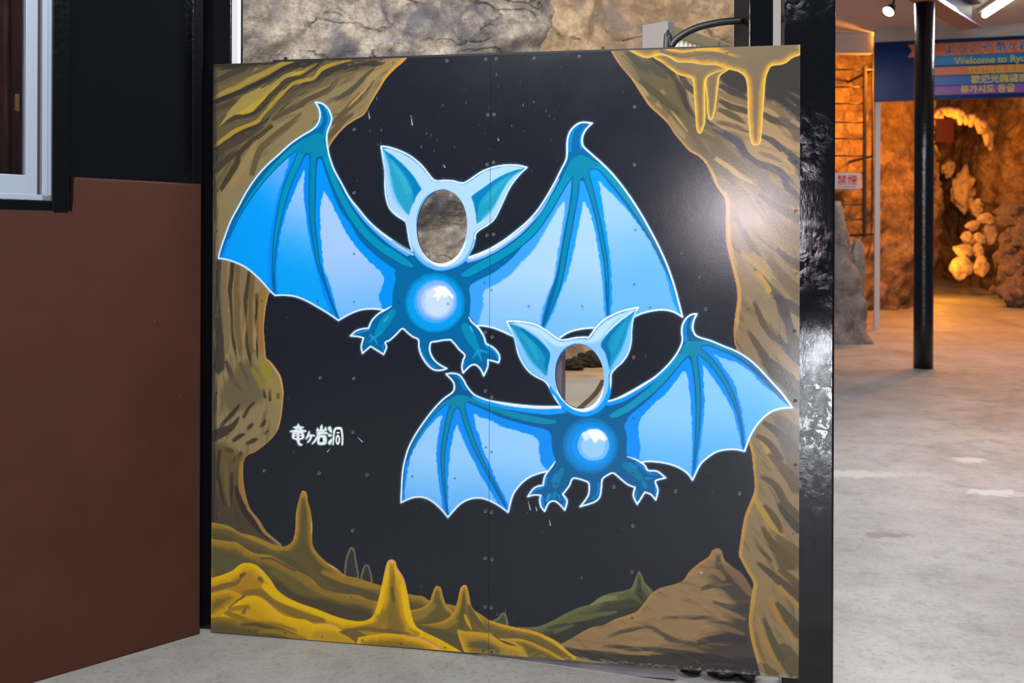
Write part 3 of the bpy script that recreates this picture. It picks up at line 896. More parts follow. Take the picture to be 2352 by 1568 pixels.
h3 = GL([(-40, 885, 1), (30, 870), (130, 840), (220, 800), (290, 745), (360, 732), (440, 755), (510, 820), (570, 890), (630, 980), (720, 1050), (850, 1110), (1000, 1160), (1150, 1220), (1300, 1262), (1420, 1270), (1500, 1235), (1540, 1160), (1570, 1050), (1600, 920), (1630, 780), (1650, 720), (1685, 700), (1720, 720), (1740, 780), (1800, 880), (1835, 1020), (1860, 1170), (1900, 1300), (1970, 1360)]) + GM([(600, 790), (800, 905), (900, 1000, 1)]) + [(1090, 1600, 1), (470, 1600, 1)]
# stalagmites behind, right of the tall yellow one
st2 = GM([(300, 540, 1), (330, 525), (430, 500), (500, 450), (530, 370), (555, 310), (580, 300), (610, 320), (630, 400), (660, 480), (720, 540), (760, 620), (700, 900, 1), (380, 800, 1)])
poly(st2, (180, 138, 40), rid=5, grad=((96, 84, 44), 14))
clip_to(st2)
stroke(GM([(575, 360), (575, 440), (600, 540), (650, 640)]), [2, 4, 12, 14], (100, 84, 46), 6, brist=2)
stroke(GM([(350, 590), (450, 560), (540, 480)]), [12, 10, 4], (140, 116, 42), 7, brist=3)
clip_to(None)
st3 = GM([(360, 660, 1), (480, 650), (600, 630), (680, 590), (720, 545), (745, 490), (770, 400), (790, 320), (820, 292), (850, 310), (870, 400), (890, 490), (940, 550), (990, 620), (1040, 710), (1160, 820), (1300, 1000, 1), (700, 1000, 1)])
poly(st3, (186, 142, 36), rid=5, grad=((104, 90, 44), 18))
clip_to(st3)
stroke(GM([(820, 360), (815, 460), (800, 560), (800, 680)]), [2, 3, 5, 3], (92, 78, 44), 3, brist=2)
stroke(GM([(860, 480), (920, 600), (1020, 700)]), [3, 7, 6], (88, 78, 46), 4, brist=2)
stroke(GM([(830, 570), (860, 640), (890, 700)]), [3, 4, 1], (196, 148, 40), 3)
stroke(GM([(400, 680), (560, 740), (760, 830), (1000, 900)]), [10, 18, 22, 20], (84, 76, 50), 9, brist=4)
stroke(GM([(520, 660), (640, 670), (740, 620)]), [3, 7, 5], (144, 116, 40), 6, brist=2)
stroke(GM([(770, 400), (790, 320), (820, 294), (850, 312)]), [1, 2, 3, 1], (224, 156, 84), 2)
clip_to(None)
f1 = GM([(760, 730), (830, 715), (1000, 730), (1100, 770), (1200, 830), (1330, 865), (1460, 955, 1), (1460, 1100, 1), (900, 1100, 1)])
poly(f1, (198, 150, 34), rid=5, grad=((150, 118, 44), 22))
stroke(GM([(900, 840), (1000, 850), (1100, 900)]), [10, 14, 10], (84, 78, 50), 9, brist=5)
f2 = GM([(1140, 785), (1200, 783), (1340, 785), (1450, 820), (1600, 890), (1760, 985, 1), (1700, 1100, 1), (1450, 1100, 1), (1330, 870)])
poly(f2, (200, 152, 32), rid=5, grad=((104, 90, 44), 13))
poly(h3, (222, 178, 6), rid=5, grad=((170, 126, 34), 34))
clip_to(h3)
stroke(GL([(30, 980), (130, 950), (240, 920), (300, 860)]), [7, 6, 4, 2], (112, 90, 44), 5, brist=3)
stroke(GL([(300, 850), (330, 830)]), [5, 3], (96, 80, 44), 5)
stroke(GL([(470, 880), (490, 900)]), [6, 4], (110, 88, 44), 5)
stroke(GL([(320, 1010), (480, 1010), (600, 1090), (760, 1180), (920, 1240), (1040, 1270)]), [5, 9, 11, 12, 11, 7], (122, 96, 42), 7, brist=4)
stroke(GL([(520, 960), (640, 1060), (860, 1140), (1060, 1220), (1240, 1290)]), [9, 8, 7, 6, 4], (224, 180, 8), 5, brist=3)
stroke(GL([(1690, 760), (1690, 900), (1695, 1060), (1690, 1200), (1720, 1330)]), [2, 5, 7, 16, 22], (120, 98, 40), 9, brist=4)
stroke(GL([(1690, 960), (1705, 1080)]), [3, 4], (92, 82, 46), 4)
stroke(GL([(1600, 1220), (1560, 1300), (1400, 1340), (1270, 1345)]), [14, 10, 6, 2], (140, 110, 38), 8, brist=4)
stroke(GL([(1300, 1350), (1480, 1345), (1700, 1370), (1850, 1390)]), [1, 4, 5, 2], (100, 86, 46), 3, brist=2)
stroke(GL([(1780, 940), (1810, 1080), (1850, 1250), (1950, 1380)]), [3, 7, 8, 8], (232, 184, 6), 4, brist=2)
stroke(GL([(1640, 760), (1620, 900), (1590, 1050), (1555, 1180)]), [3, 5, 6, 7], (228, 180, 10), 4, brist=2)
stroke(GL([(1650, 725), (1685, 704), (1722, 725), (1738, 780), (1798, 885), (1820, 950)]), [2, 3, 3, 3, 3, 1], (228, 150, 110), 2)
stroke(GL([(1640, 740), (1620, 830), (1600, 930)]), [2, 2.5, 1], (226, 150, 100), 2)
stroke(GL([(440, 757), (510, 825)]), [1, 2.5], (226, 160, 110), 2)
stroke(GL([(570, 890), (625, 975)]), [1, 3], (224, 152, 110), 2)
clip_to(None)
h3c = GL([(-40, 1050, 1), (30, 1020), (120, 990), (200, 985), (310, 1038, 1), (250, 1100), (180, 1165), (60, 1240, 1), (-40, 1250, 1)])
poly(h3c, (206, 158, 14), rid=5, grad=((112, 92, 42), 30))
stroke(GL([(190, 1155), (260, 1090), (330, 1035)]), [3, 4, 2], (108, 88, 44), 3)
h3b = GL([(170, 1170, 1), (250, 1100), (350, 1045), (440, 1040), (520, 1080), (600, 1150), (680, 1210), (800, 1245), (900, 1260), (970, 1295), (1060, 1290), (1150, 1310), (1230, 1360), (1310, 1430), (1380, 1480, 1), (1380, 1600, 1), (60, 1600, 1), (60, 1250, 1)])
poly(h3b, (222, 176, 4), rid=5, grad=((196, 148, 24), 40))
clip_to(h3b)
stroke(GL([(190, 1160), (300, 1150), (360, 1140)]), [5, 6, 5], (150, 112, 36), 5, brist=3)
stroke(GL([(320, 1190), (345, 1140)]), [5, 2], (130, 100, 40), 4)
stroke(GL([(160, 1190), (300, 1250), (440, 1290), (640, 1310), (800, 1360)]), [8, 7, 6, 5, 3], (132, 104, 40), 5, brist=3)
stroke(GL([(520, 1083), (600, 1150), (640, 1185)]), [1.5, 3.5, 1], (226, 150, 110), 2)
stroke(GL([(980, 1296), (1060, 1292), (1150, 1312), (1210, 1350)]), [1, 2.5, 3, 1], (226, 150, 108), 2)
stroke(GL([(1000, 1400), (1150, 1420), (1300, 1470)]), [12, 14, 8], (176, 138, 34), 9, brist=3)
clip_to(None)
h4 = GL([(-40, 1250, 1), (20, 1240), (110, 1230), (200, 1240), (300, 1280), (420, 1290), (600, 1310), (760, 1370), (900, 1430, 1), (900, 1600, 1), (-40, 1600, 1)])
poly(h4, (150, 114, 38), rid=5, grad=((92, 80, 48), 24))
stroke(GL([(300, 1300), (480, 1310), (650, 1350), (800, 1400)]), [2, 4, 4, 2], (76, 68, 44), 3, brist=2)
stroke(GL([(470, 1370), (640, 1370), (820, 1420), (900, 1450)]), [3, 6, 6, 3], (150, 116, 36), 5, brist=3)
f3 = GL([(1200, 1370, 1), (1300, 1340), (1450, 1400), (1560, 1500, 1), (1420, 1560, 1), (1330, 1450)])
poly(f3, (108, 90, 44), soft=5, rid=5)
h5 = GM([(-150, 770, 1), (0, 745), (120, 735), (250, 745), (400, 780), (500, 825), (640, 900, 1), (600, 1000, 1), (-200, 1000, 1)])
poly(h5, (222, 172, 12), rid=5, grad=((130, 102, 40), 26))
stroke(GM([(250, 746), (400, 782), (500, 827), (600, 880)]), [1, 2, 2.5, 2], (226, 152, 108), 2)
stroke(GM([(300, 750), (400, 740), (330, 700)]), [3, 5, 2], (140, 110, 40), 5, alpha=0.6)

# ------------------------------------------------------------------ the two painted bats
LINE, TEAL, MID, LITE = (0, 104, 162), (0, 136, 172), (0, 150, 250), (160, 208, 255)
A4 = lambda x0, y0: (lambda p: sc(x0, y0, 4.0, p))


def bat(spec, rid):
    S = spec['outline']
    glow(S, 10, (60, 180, 236), 0.6)
    poly(S, spec.get('line', LINE), rid=rid)
    clip_to(S)
    for pn in spec['panels']:
        poly(pn['edge'], pn.get('mid', MID), soft=1.2)
        poly(pn['light'], pn.get('lite', LITE), soft=pn.get('soft', 2.5), rough=pn.get('rough', 2.0), lg=pn.get('lg'), alpha=pn.get('alpha', 1.0))
        if 'extra' in pn:
            poly(pn['extra'][0], pn['extra'][1], soft=pn['extra'][2])
    poly(spec['body'], spec.get('line', LINE), soft=3)
    for pts, wd in spec['ribs']:
        # dark line either side of the rib, then the rib itself
        stroke(pts, [x + 2.2 for x in wd], (0, 92, 156), 1.4)
        stroke(pts, [max(x - 0.3, 0.2) for x in wd], TEAL if max(wd) < 7.9 else (0, 146, 184), 1.4)
    for h in spec['hubs']:
        poly(h, TEAL, soft=2)
    for pts, wd, c in spec['strokes']:
        stroke(pts, wd, c, 1.6, brist=0.5)
    # body disc
    for cx, cy, rx, c, so in spec['orb']:
        poly(ellp(cx, cy, rx, rx), c, soft=max(1.5, so * 0.6), rough=1.2)
    for p, c, so in spec['shine']:
        poly(p, c, soft=so, rough=2)
    clip_to(None)
    outline(S, 1.9)
    # head over the wings
    for p, c, so in spec['head']:
        poly(p, c, soft=so, rough=0.6, rid=rid)
    clip_to(S)
    for pts, wd, c, so in spec['feather']:
        stroke(pts, wd, c, so, alpha=0.95, brist=2.2)
    clip_to(None)
    for pts, wd, c in spec['rim']:
        stroke(pts, wd, c, 1.4, rid=rid)


B1 = {}
B1['outline'] = [(724.5, 234.5, 1), (740, 238), (753.7, 250), (761, 267.5), (759.5, 282.5), (752.5, 300), (750, 320), (753, 342.5), (757.5, 362.5), (767.5, 390), (783.7, 420), (802.5, 453.7), (822.5, 478.7), (845, 506), (870, 529), (900, 551), (927.5, 568.7), (949, 579, 1),
    (941, 555), (937.5, 535), (933.7, 512.5), (927.5, 505), (910, 493.7), (895, 477.5), (887.5, 455), (884.5, 427.5), (884.5, 395), (880, 365), (875.5, 336, 1), (892.5, 338), (917.5, 346), (942.5, 358.7), (966, 377.5), (982.5, 397.5), (993.7, 411), (1003.7, 415.5), (1020, 414.5), (1040, 415.5), (1055, 419.5), (1065, 420), (1075, 415.5), (1090, 405), (1110, 392.5), (1135, 383.7), (1160, 379.5), (1187.5, 379.5), (1210, 384.5, 1),
    (1197.5, 396), (1181, 415), (1167.5, 436), (1157.5, 457.5), (1146, 482.5), (1135, 502.5), (1120, 516), (1105, 525), (1092.5, 536), (1090, 550), (1085, 567.5), (1072, 592, 1),
    (1100, 582.5), (1127.5, 570), (1160, 550), (1187.5, 529), (1212.5, 507.5), (1235, 482.5), (1255, 452.5), (1275, 417.5), (1290, 387.5), (1300, 367.5), (1302.5, 352), (1302.5, 335), (1304, 317.5), (1310, 301), (1322.5, 287.5), (1337.5, 281), (1360, 283, 1), (1347.5, 295), (1339, 310), (1337, 325), (1341, 337.5), (1360, 355), (1382.5, 375), (1405, 397.5), (1427.5, 425), (1447.5, 452.5), (1470, 487.5), (1490, 522.5), (1510, 560), (1527.5, 597.5), (1540, 630), (1552, 668), (1567.5, 727.5, 1),
    (1547.5, 716), (1522.5, 711), (1495, 714), (1472.5, 720), (1455, 728), (1425, 742), (1399, 760, 1), (1365, 753), (1330, 756), (1300, 766), (1264, 793, 1), (1220, 786), (1180, 772.5), (1155, 761), (1132.5, 752.5), (1110, 748), (1096, 748, 1),
    (1110, 770), (1116, 787.5), (1121, 791), (1133.7, 798.7), (1143.7, 810), (1147.5, 821), (1145, 832.5, 1), (1132.5, 828.7), (1121, 826, 1), (1120, 842.5), (1111, 862.5, 1), (1103.7, 847.5), (1092.5, 837.5), (1080, 840), (1063.7, 856, 1), (1061, 842.5), (1063.7, 827.5), (1067.5, 815), (1055, 802.5), (1045, 790), (1035, 780, 1), (1020, 780.5), (1002.5, 783.7), (991, 785.5), (987.5, 792.5), (987.5, 807.5), (996, 825), (1010, 837.5), (1026, 846, 1), (1012.5, 850), (995, 848), (980, 835), (967.5, 815), (962.5, 797.5), (961, 780), (947.5, 772.5), (935, 762.5), (927.5, 755.5), (921, 756), (910, 767.5), (895, 781), (885, 786), (887.5, 797.5), (881, 813.7, 1), (867.5, 805), (851, 795, 1), (832.5, 811, 1), (830, 795), (835, 776, 1), (822.5, 772.5), (805, 771, 1), (817.5, 760), (832.5, 755), (846, 753.7, 1), (855, 735), (870, 720), (884, 712, 1),
    (877.5, 711), (855, 708.7), (830, 711), (805, 720), (777.5, 735.5, 1), (755, 720), (730, 705), (705, 691), (680, 681), (655, 677.5), (632, 678, 1), (620, 667.5), (605, 650), (585, 630), (562.5, 612.5), (537.5, 601), (517.5, 595), (502, 593, 1),
    (505, 577.5), (515, 547.5), (530, 507.5), (547.5, 475), (565, 442.5), (587.5, 408.7), (612.5, 380), (640, 355), (667.5, 330), (695, 311), (717.5, 297.5), (730, 283.7), (735, 267.5), (733.7, 252.5), (730, 243.7)]
B1['panels'] = [
    dict(edge=[(681, 346), (684, 352), (677, 370), (665, 400), (652.5, 432.5), (642.5, 470), (632.5, 515), (626, 565), (625.5, 610), (626, 660), (630.5, 676, 1), (620, 667.5), (605, 650), (585, 630), (562.5, 612.5), (537.5, 601), (506, 593, 1), (512.5, 575), (525, 542), (547.5, 497.5), (572.5, 450), (600, 412.5), (630, 380), (655, 360), (672.5, 345)],
         mid=(0, 142, 245), light=[(664, 362), (655, 398), (641, 440), (632, 480), (622, 530), (616, 590), (618, 650), (595, 638), (560, 612), (520, 594), (518, 580), (540, 520), (575, 462), (610, 410), (640, 380)], lite=(100, 178, 252), lg=((660, 370), (570, 480), (0, 160, 252)), soft=4),
    dict(edge=[(706, 356), (712.5, 364), (710, 395), (709, 432.5), (710, 470), (712.5, 507.5), (720, 557.5), (730, 605), (740, 640), (757.5, 690), (776, 734, 1), (755, 720), (730, 705), (705, 691), (680, 681), (655, 677.5), (633, 677, 1), (632, 645), (630, 595), (632.5, 565), (640, 525), (650, 482.5), (662.5, 445), (677.5, 405), (692.5, 370)],
         mid=(0, 138, 240), light=[(699, 392), (697.5, 435), (700, 470), (706, 520), (715, 570), (726, 610), (733, 640), (744, 678), (756, 716), (720, 696), (680, 680), (642, 676), (636, 640), (637, 595), (643, 545), (655, 495), (670, 455), (687, 415)], lite=(150, 200, 255), lg=((700, 430), (650, 640), (8, 164, 252)), soft=3),
    dict(edge=[(733.7, 366), (729, 375), (726, 420), (725, 470), (724, 507.5), (726, 545), (732.5, 592), (745, 635), (760, 685), (777.5, 734, 1), (805, 720), (830, 711), (855, 708.7), (879, 711, 1), (900, 702.5), (902.5, 670), (910, 640), (909, 622), (895, 610), (870, 592.5), (845, 570), (822.5, 545), (806, 516), (785, 488), (767.5, 452), (755, 417.5), (745, 390), (740, 370)],
         mid=(0, 148, 246), light=[(743.7, 437, 1), (757.5, 460), (775, 495), (792.5, 530), (812.5, 560), (835, 587.5), (850, 602.5), (872.5, 622.5), (882.5, 640), (877.5, 660), (870, 682), (877, 708), (855, 709), (830, 711), (800, 722), (781, 732, 1), (772.5, 707.5), (757.5, 652), (745, 620), (740, 582.5), (736, 532.5), (735, 482.5), (740, 450)], lite=(168, 206, 252), lg=((760, 560), (800, 760), (112, 188, 255)), soft=2.5),
    dict(edge=[(1309, 408), (1312.5, 412.5), (1311, 440), (1305, 485), (1296, 530), (1287.5, 580), (1277.5, 632), (1265, 667.5), (1252.5, 707.5), (1244, 752), (1250, 800, 1), (1180, 773), (1155, 761), (1132.5, 752), (1096, 747, 1), (1077.5, 728, 1), (1080, 705), (1078.7, 680), (1076, 662.5), (1083.7, 652.5), (1105, 640), (1135, 625), (1165, 602.5), (1188, 580), (1220, 537), (1250, 500), (1275, 457.5), (1292.5, 427.5), (1302.5, 410)],
         mid=(60, 162, 250), light=[(1295, 464), (1296, 485), (1291, 525), (1282.5, 572.5), (1275, 620), (1270, 648), (1260, 672), (1245, 715), (1240, 752), (1236, 790, 1), (1180, 773), (1132, 752), (1098, 746, 1), (1103, 725), (1110, 700), (1109, 680), (1115, 665), (1140, 652), (1172.5, 630), (1197.5, 602.5), (1220, 580), (1245, 542.5), (1267.5, 502.5), (1282.5, 477.5)], lite=(172, 212, 255), lg=((1200, 600), (1190, 770), (132, 196, 255)), soft=5),
    dict(edge=[(1336, 415), (1344, 422.5), (1357.5, 455), (1367.5, 492.5), (1377.5, 535), (1384, 580), (1389, 635), (1391, 685), (1396, 725), (1400, 770, 1), (1340, 760), (1300, 766), (1264, 800, 1), (1246, 790, 1), (1250, 751), (1260, 730), (1275, 690), (1287.5, 655), (1297.5, 620), (1307.5, 565), (1315, 522), (1321, 485), (1327.5, 445), (1331, 420)],
         mid=(30, 156, 250), light=[(1342.5, 464), (1352.5, 482.5), (1362.5, 512.5), (1370, 552.5), (1377.5, 597.5), (1382.5, 638), (1386, 680), (1389, 725), (1392, 770, 1), (1330, 760), (1262, 800, 1), (1254, 756), (1265, 730), (1280, 692.5), (1292.5, 658), (1302, 640), (1312.5, 597.5), (1322.5, 555), (1331, 510), (1337.5, 472.5)], lite=(172, 212, 255), lg=((1340, 560), (1320, 770), (120, 192, 255)), soft=4),
    dict(edge=[(1352.5, 395), (1364, 388), (1377.5, 395), (1397.5, 420), (1420, 447.5), (1445, 482.5), (1467.5, 515), (1487.5, 547.5), (1507.5, 585), (1527.5, 620), (1542.5, 652), (1553, 685), (1565, 724, 1), (1547, 716), (1522, 711), (1495, 714), (1472, 720), (1455, 728), (1425, 742), (1400, 760, 1), (1399, 720), (1397.5, 680), (1396, 638), (1392.5, 585), (1385, 535), (1375, 492.5), (1366, 457.5), (1357.5, 425), (1351, 405)],
         mid=(0, 154, 252), light=[(1375, 415), (1397.5, 437.5), (1422.5, 462.5), (1442.5, 485), (1470, 520), (1495, 557.5), (1515, 597.5), (1530, 635), (1542.5, 680), (1556, 722), (1522, 711), (1472, 720), (1425, 742), (1404, 758, 1), (1403, 722), (1406, 680), (1404, 645), (1402, 597.5), (1395, 547.5), (1387.5, 497.5), (1382.5, 460), (1377.5, 430)], lite=(160, 206, 250), lg=((1400, 450), (1500, 640), (104, 184, 252)), soft=3)]
B1['body'] = [(935, 606), (960, 600), (1010, 615), (1050, 612), (1075, 618), (1083, 640), (1078, 663), (1081, 690), (1078, 722), (1096, 748), (1116, 787), (1090, 790), (1060, 800), (1035, 779), (990, 785), (961, 780), (927, 755), (880, 782), (862, 760), (866, 735), (898, 706), (902, 672), (909, 640), (908, 622)]
B1['ribs'] = [
    ([(697.5, 338), (680, 380), (662.5, 420), (650, 460), (640, 505), (632.5, 550), (628.7, 595), (627, 640), (631, 676)], [9, 8, 7.6, 7, 5.5, 3.8, 2.2, 0.6, 0.2]),
    ([(720, 348), (719, 380), (717.5, 432), (717, 482), (719, 520), (725, 565), (731, 604), (746, 650), (775, 730)], [7.5, 7, 6.6, 6, 5, 4, 2.6, 0.8, 0.3]),
    ([(741, 335), (752.5, 375), (767.5, 415), (787.5, 457.5), (812.5, 500), (840, 535), (870, 562.5), (900, 582.5), (927.5, 600), (946, 611)], [8, 7, 7.5, 8, 9, 9, 9.5, 10, 9, 4]),
    ([(705, 325), (670, 345), (640, 372.5), (610, 405), (585, 437.5), (562.5, 470), (542.5, 507.5), (525, 545)], [10, 6.5, 5.5, 4.6, 3.6, 2.5, 1.4, 0.4]),
    ([(1324, 385), (1322, 420), (1320, 450), (1314, 485), (1306, 530), (1297.5, 575), (1290, 621), (1282.5, 655), (1272.5, 687.5), (1260, 720), (1250, 745)], [7, 7, 6.5, 6, 6, 5.5, 5, 4.4, 3.2, 1.4, 0.4]),
    ([(1345, 400), (1357.5, 440), (1366, 472.5), (1375, 510), (1382.5, 550), (1390, 592.5), (1394, 635), (1396, 672), (1396, 722)], [7, 5, 4, 3.6, 3.4, 3, 2.3, 1.4, 0.4]),
    ([(1332, 380), (1310, 395), (1292.5, 422.5), (1275, 452.5), (1252.5, 490), (1222.5, 530), (1185, 562.5), (1147.5, 587.5), (1110, 607.5), (1077.5, 626), (1062, 631)], [12, 10, 8, 8, 8, 9, 9, 9, 10, 9, 4]),
    ([(1350, 376), (1378, 383), (1400, 405), (1422.5, 432.5), (1445, 462.5), (1467.5, 497.5), (1487.5, 530), (1510, 572.5)], [10, 7, 7, 6.6, 5.6, 4, 2, 0.4])]
B1['hubs'] = [[(726, 306), (741, 309), (745, 332), (753, 362), (737, 358), (722, 362), (708, 350), (696, 356), (682, 348), (668, 352), (690, 328), (710, 313)],
              [(1327.5, 357.5), (1345, 359), (1365, 370), (1378, 382), (1360, 384), (1351, 394), (1347, 412), (1338, 406), (1326, 418), (1315, 404), (1302, 406), (1297, 402), (1309, 372)]]
B1['strokes'] = [
    ([(745, 246), (754, 262), (754, 280), (747, 300), (744, 318)], [1.5, 3, 2.5, 2.5, 1], (10, 150, 214)), ([(737, 252), (739, 270), (735, 285), (724, 297)], [1, 2, 2.5, 1], (20, 150, 220)),
    ([(1330, 286), (1316, 300), (1309, 322), (1309, 345)], [1, 3.5, 4.5, 4], (0, 138, 206)), ([(1345, 290), (1336, 306), (1333, 325), (1336, 340)], [0.6, 1.5, 2, 2], (20, 150, 220)),
    ([(792, 440), (815, 476), (846, 513), (875, 539), (905, 562), (935, 581)], [1, 2, 4, 5, 6, 7], (92, 172, 252)), ([(860, 524), (890, 547), (920, 568), (948, 584)], [1, 2, 3, 3], (168, 206, 250)),
    ([(1076, 598), (1105, 588), (1140, 571), (1180, 545), (1210, 519), (1240, 486), (1262, 450), (1284, 410)], [5, 6, 6, 5, 4, 3, 2, 1], (120, 180, 255)), ([(1080, 593), (1110, 583), (1150, 562), (1190, 534), (1225, 502)], [3, 3.5, 3, 2.5, 1.5], (206, 226, 255)),
    ([(902, 717), (885, 738), (868, 765)], [8, 12, 8], (0, 140, 184)), ([(893, 725), (882, 738)], [1, 2], (70, 170, 210)), ([(1068, 750), (1080, 772), (1094, 798)], [9, 12, 7], (0, 140, 184)), ([(1080, 750), (1086, 762)], [1.5, 1], (110, 190, 226)),
    ([(850, 768), (858, 776), (866, 770)], [2, 4, 2], (20, 150, 200)), ([(858, 776), (847, 786)], [3.5, 0.8], (20, 150, 200)), ([(860, 776), (868, 792)], [3.5, 0.8], (20, 150, 200)),
    ([(1097, 806), (1086, 822)], [4, 0.8], (20, 150, 200)), ([(1098, 806), (1107, 830)], [4, 0.8], (20, 150, 200)), ([(1099, 804), (1124, 810)], [4, 0.8], (20, 150, 200)),
    ([(852, 743), (846, 757), (826, 763), (812, 769)], [1.5, 2, 2, 1], (30, 140, 220)), ([(1112, 780), (1118, 795), (1136, 806), (1142, 822)], [2, 3, 3, 1], (10, 140, 214)),
    ([(966, 800), (972, 817), (985, 834), (1000, 843)], [1.5, 2, 2, 1], (20, 140, 230)), ([(880, 791), (879, 804)], [2, 2], (20, 130, 214)), ([(1066, 830), (1065, 845)], [2, 1], (20, 130, 220)),
    ([(508, 580), (530, 524), (556, 478)], [3, 3, 1], (0, 104, 190))]
B1['orb'] = [(999, 695, 69, (0, 128, 184), 3), (999, 696, 66, (0, 140, 206), 5), (999, 697, 62, (0, 158, 238), 7), (1001, 692, 50, (70, 168, 248), 7), (1003, 690, 45, (132, 182, 248), 6), (1004, 692, 37.5, (176, 208, 250), 2.5), (1004, 696, 29, (200, 224, 252), 4)]
B1['shine'] = [([(990, 668), (1000, 660), (1015, 657), (1030, 664), (1042, 682), (1038, 684), (1028, 679), (1022, 683), (1014, 680), (1006, 690), (1000, 682), (992, 680)], (250, 252, 255), 4), ([(978, 676), (992, 664), (1000, 672), (988, 684)], (214, 228, 252), 5)]
_h1 = dict(cx=1015, cy=520, rx=58, ry=85, rot=3.6)
B1['head'] = [
    ([(941, 520), (944, 560), (956, 592), (978, 611), (1000, 620), (1018, 621), (1042, 615), (1064, 604), (1077, 588), (1086, 566), (1089, 545), (1060, 470), (980, 470)], (104, 184, 255), 2),
    ([(937, 530), (933, 511), (925, 502), (910, 492), (897, 476), (890, 455), (887, 427), (887, 395), (882, 365), (879, 341, 1), (893, 341), (917, 349), (941, 362), (964, 380), (980, 399), (992, 413), (1004, 418), (1020, 417), (1040, 418), (1055, 422), (1066, 423), (1077, 418), (1091, 408), (1111, 395), (1136, 387), (1160, 382), (1187, 382), (1204, 386, 1), (1195, 395), (1179, 413), (1165, 434), (1155, 456), (1144, 481), (1133, 500), (1118, 514), (1103, 523), (1089, 536), (1086, 552), (1078, 574), (1064, 596), (1040, 610), (1015, 613), (985, 604), (962, 586), (946, 560)], (176, 216, 255), 2),
    ([(880, 343, 1), (905, 360), (930, 382.5), (950, 405), (968, 434, 1), (955, 452), (947, 470), (939, 494, 1), (922, 480), (902.5, 455), (893, 415), (886, 375)], (36, 160, 196), 3),
    ([(880, 343, 1), (905, 360), (930, 382.5), (950, 405), (968, 434, 1), (955, 452), (949, 466), (948, 440), (936, 415), (915, 385), (896, 362)], (0, 124, 186), 5),
    ([(882, 352), (887, 395), (893, 432), (905, 462), (928, 488), (914, 478), (896, 452), (886, 420)], (160, 206, 252), 9),
    ([(1207, 386, 1), (1177.5, 392.5), (1145, 407.5), (1115, 427.5), (1090, 445), (1083, 453), (1087.5, 465), (1092.5, 490), (1095, 514, 1), (1112, 503), (1133, 485), (1148, 462), (1160, 435), (1180, 408)], (30, 156, 194), 3),
    ([(1200, 388, 1), (1177.5, 394), (1145, 409), (1115, 429), (1090, 446), (1084, 453), (1088, 465), (1093, 490), (1095, 506), (1098, 480), (1106, 456), (1130, 434), (1160, 408)], (0, 126, 186), 5),
    ([(1190, 398), (1172, 420), (1158, 446), (1146, 474), (1128, 500), (1108, 514), (1128, 490), (1142, 464), (1156, 436), (1172, 412)], (170, 212, 255), 8)]
B1['rim'] = [([(963, 545), (968, 570), (982, 592), (1002, 606), (1018, 608), (1040, 600), (1058, 582), (1070, 556)], [0.6, 2, 3, 3.5, 4, 3.5, 2.5, 1], (246, 250, 255)),
             ([(957, 520), (958, 498), (966, 472), (982, 450), (1002, 438), (1022, 434)], [1, 1.2, 1.4, 1.4, 1.2, 0.6], (60, 150, 220)),
             ([(900, 552), (930, 570), (950, 581)], [0.8, 1, 1], (0, 110, 170)), ([(948, 578), (958, 594), (976, 610), (998, 620)], [0.8, 1, 1, 1], (0, 120, 190)),
             ([(1000, 621), (1018, 623), (1042, 617), (1066, 604)], [1, 1, 1, 0.6], (0, 120, 190))]
B1['feather'] = [([(881, 355), (887, 380), (891, 415), (899, 450), (914, 476), (930, 492)], [2, 5, 8, 9, 8, 3], (166, 210, 255), 7), ([(1194, 398), (1180, 412), (1166, 432), (1152, 460), (1136, 486), (1112, 506)], [2, 4, 6, 8, 9, 5], (172, 214, 255), 7),
                 ([(900, 372), (922, 405), (938, 440)], [3, 8, 5], (52, 176, 208), 10), ([(1170, 405), (1140, 430), (1118, 460)], [3, 8, 6], (48, 170, 204), 10)]
bat(B1, 1)

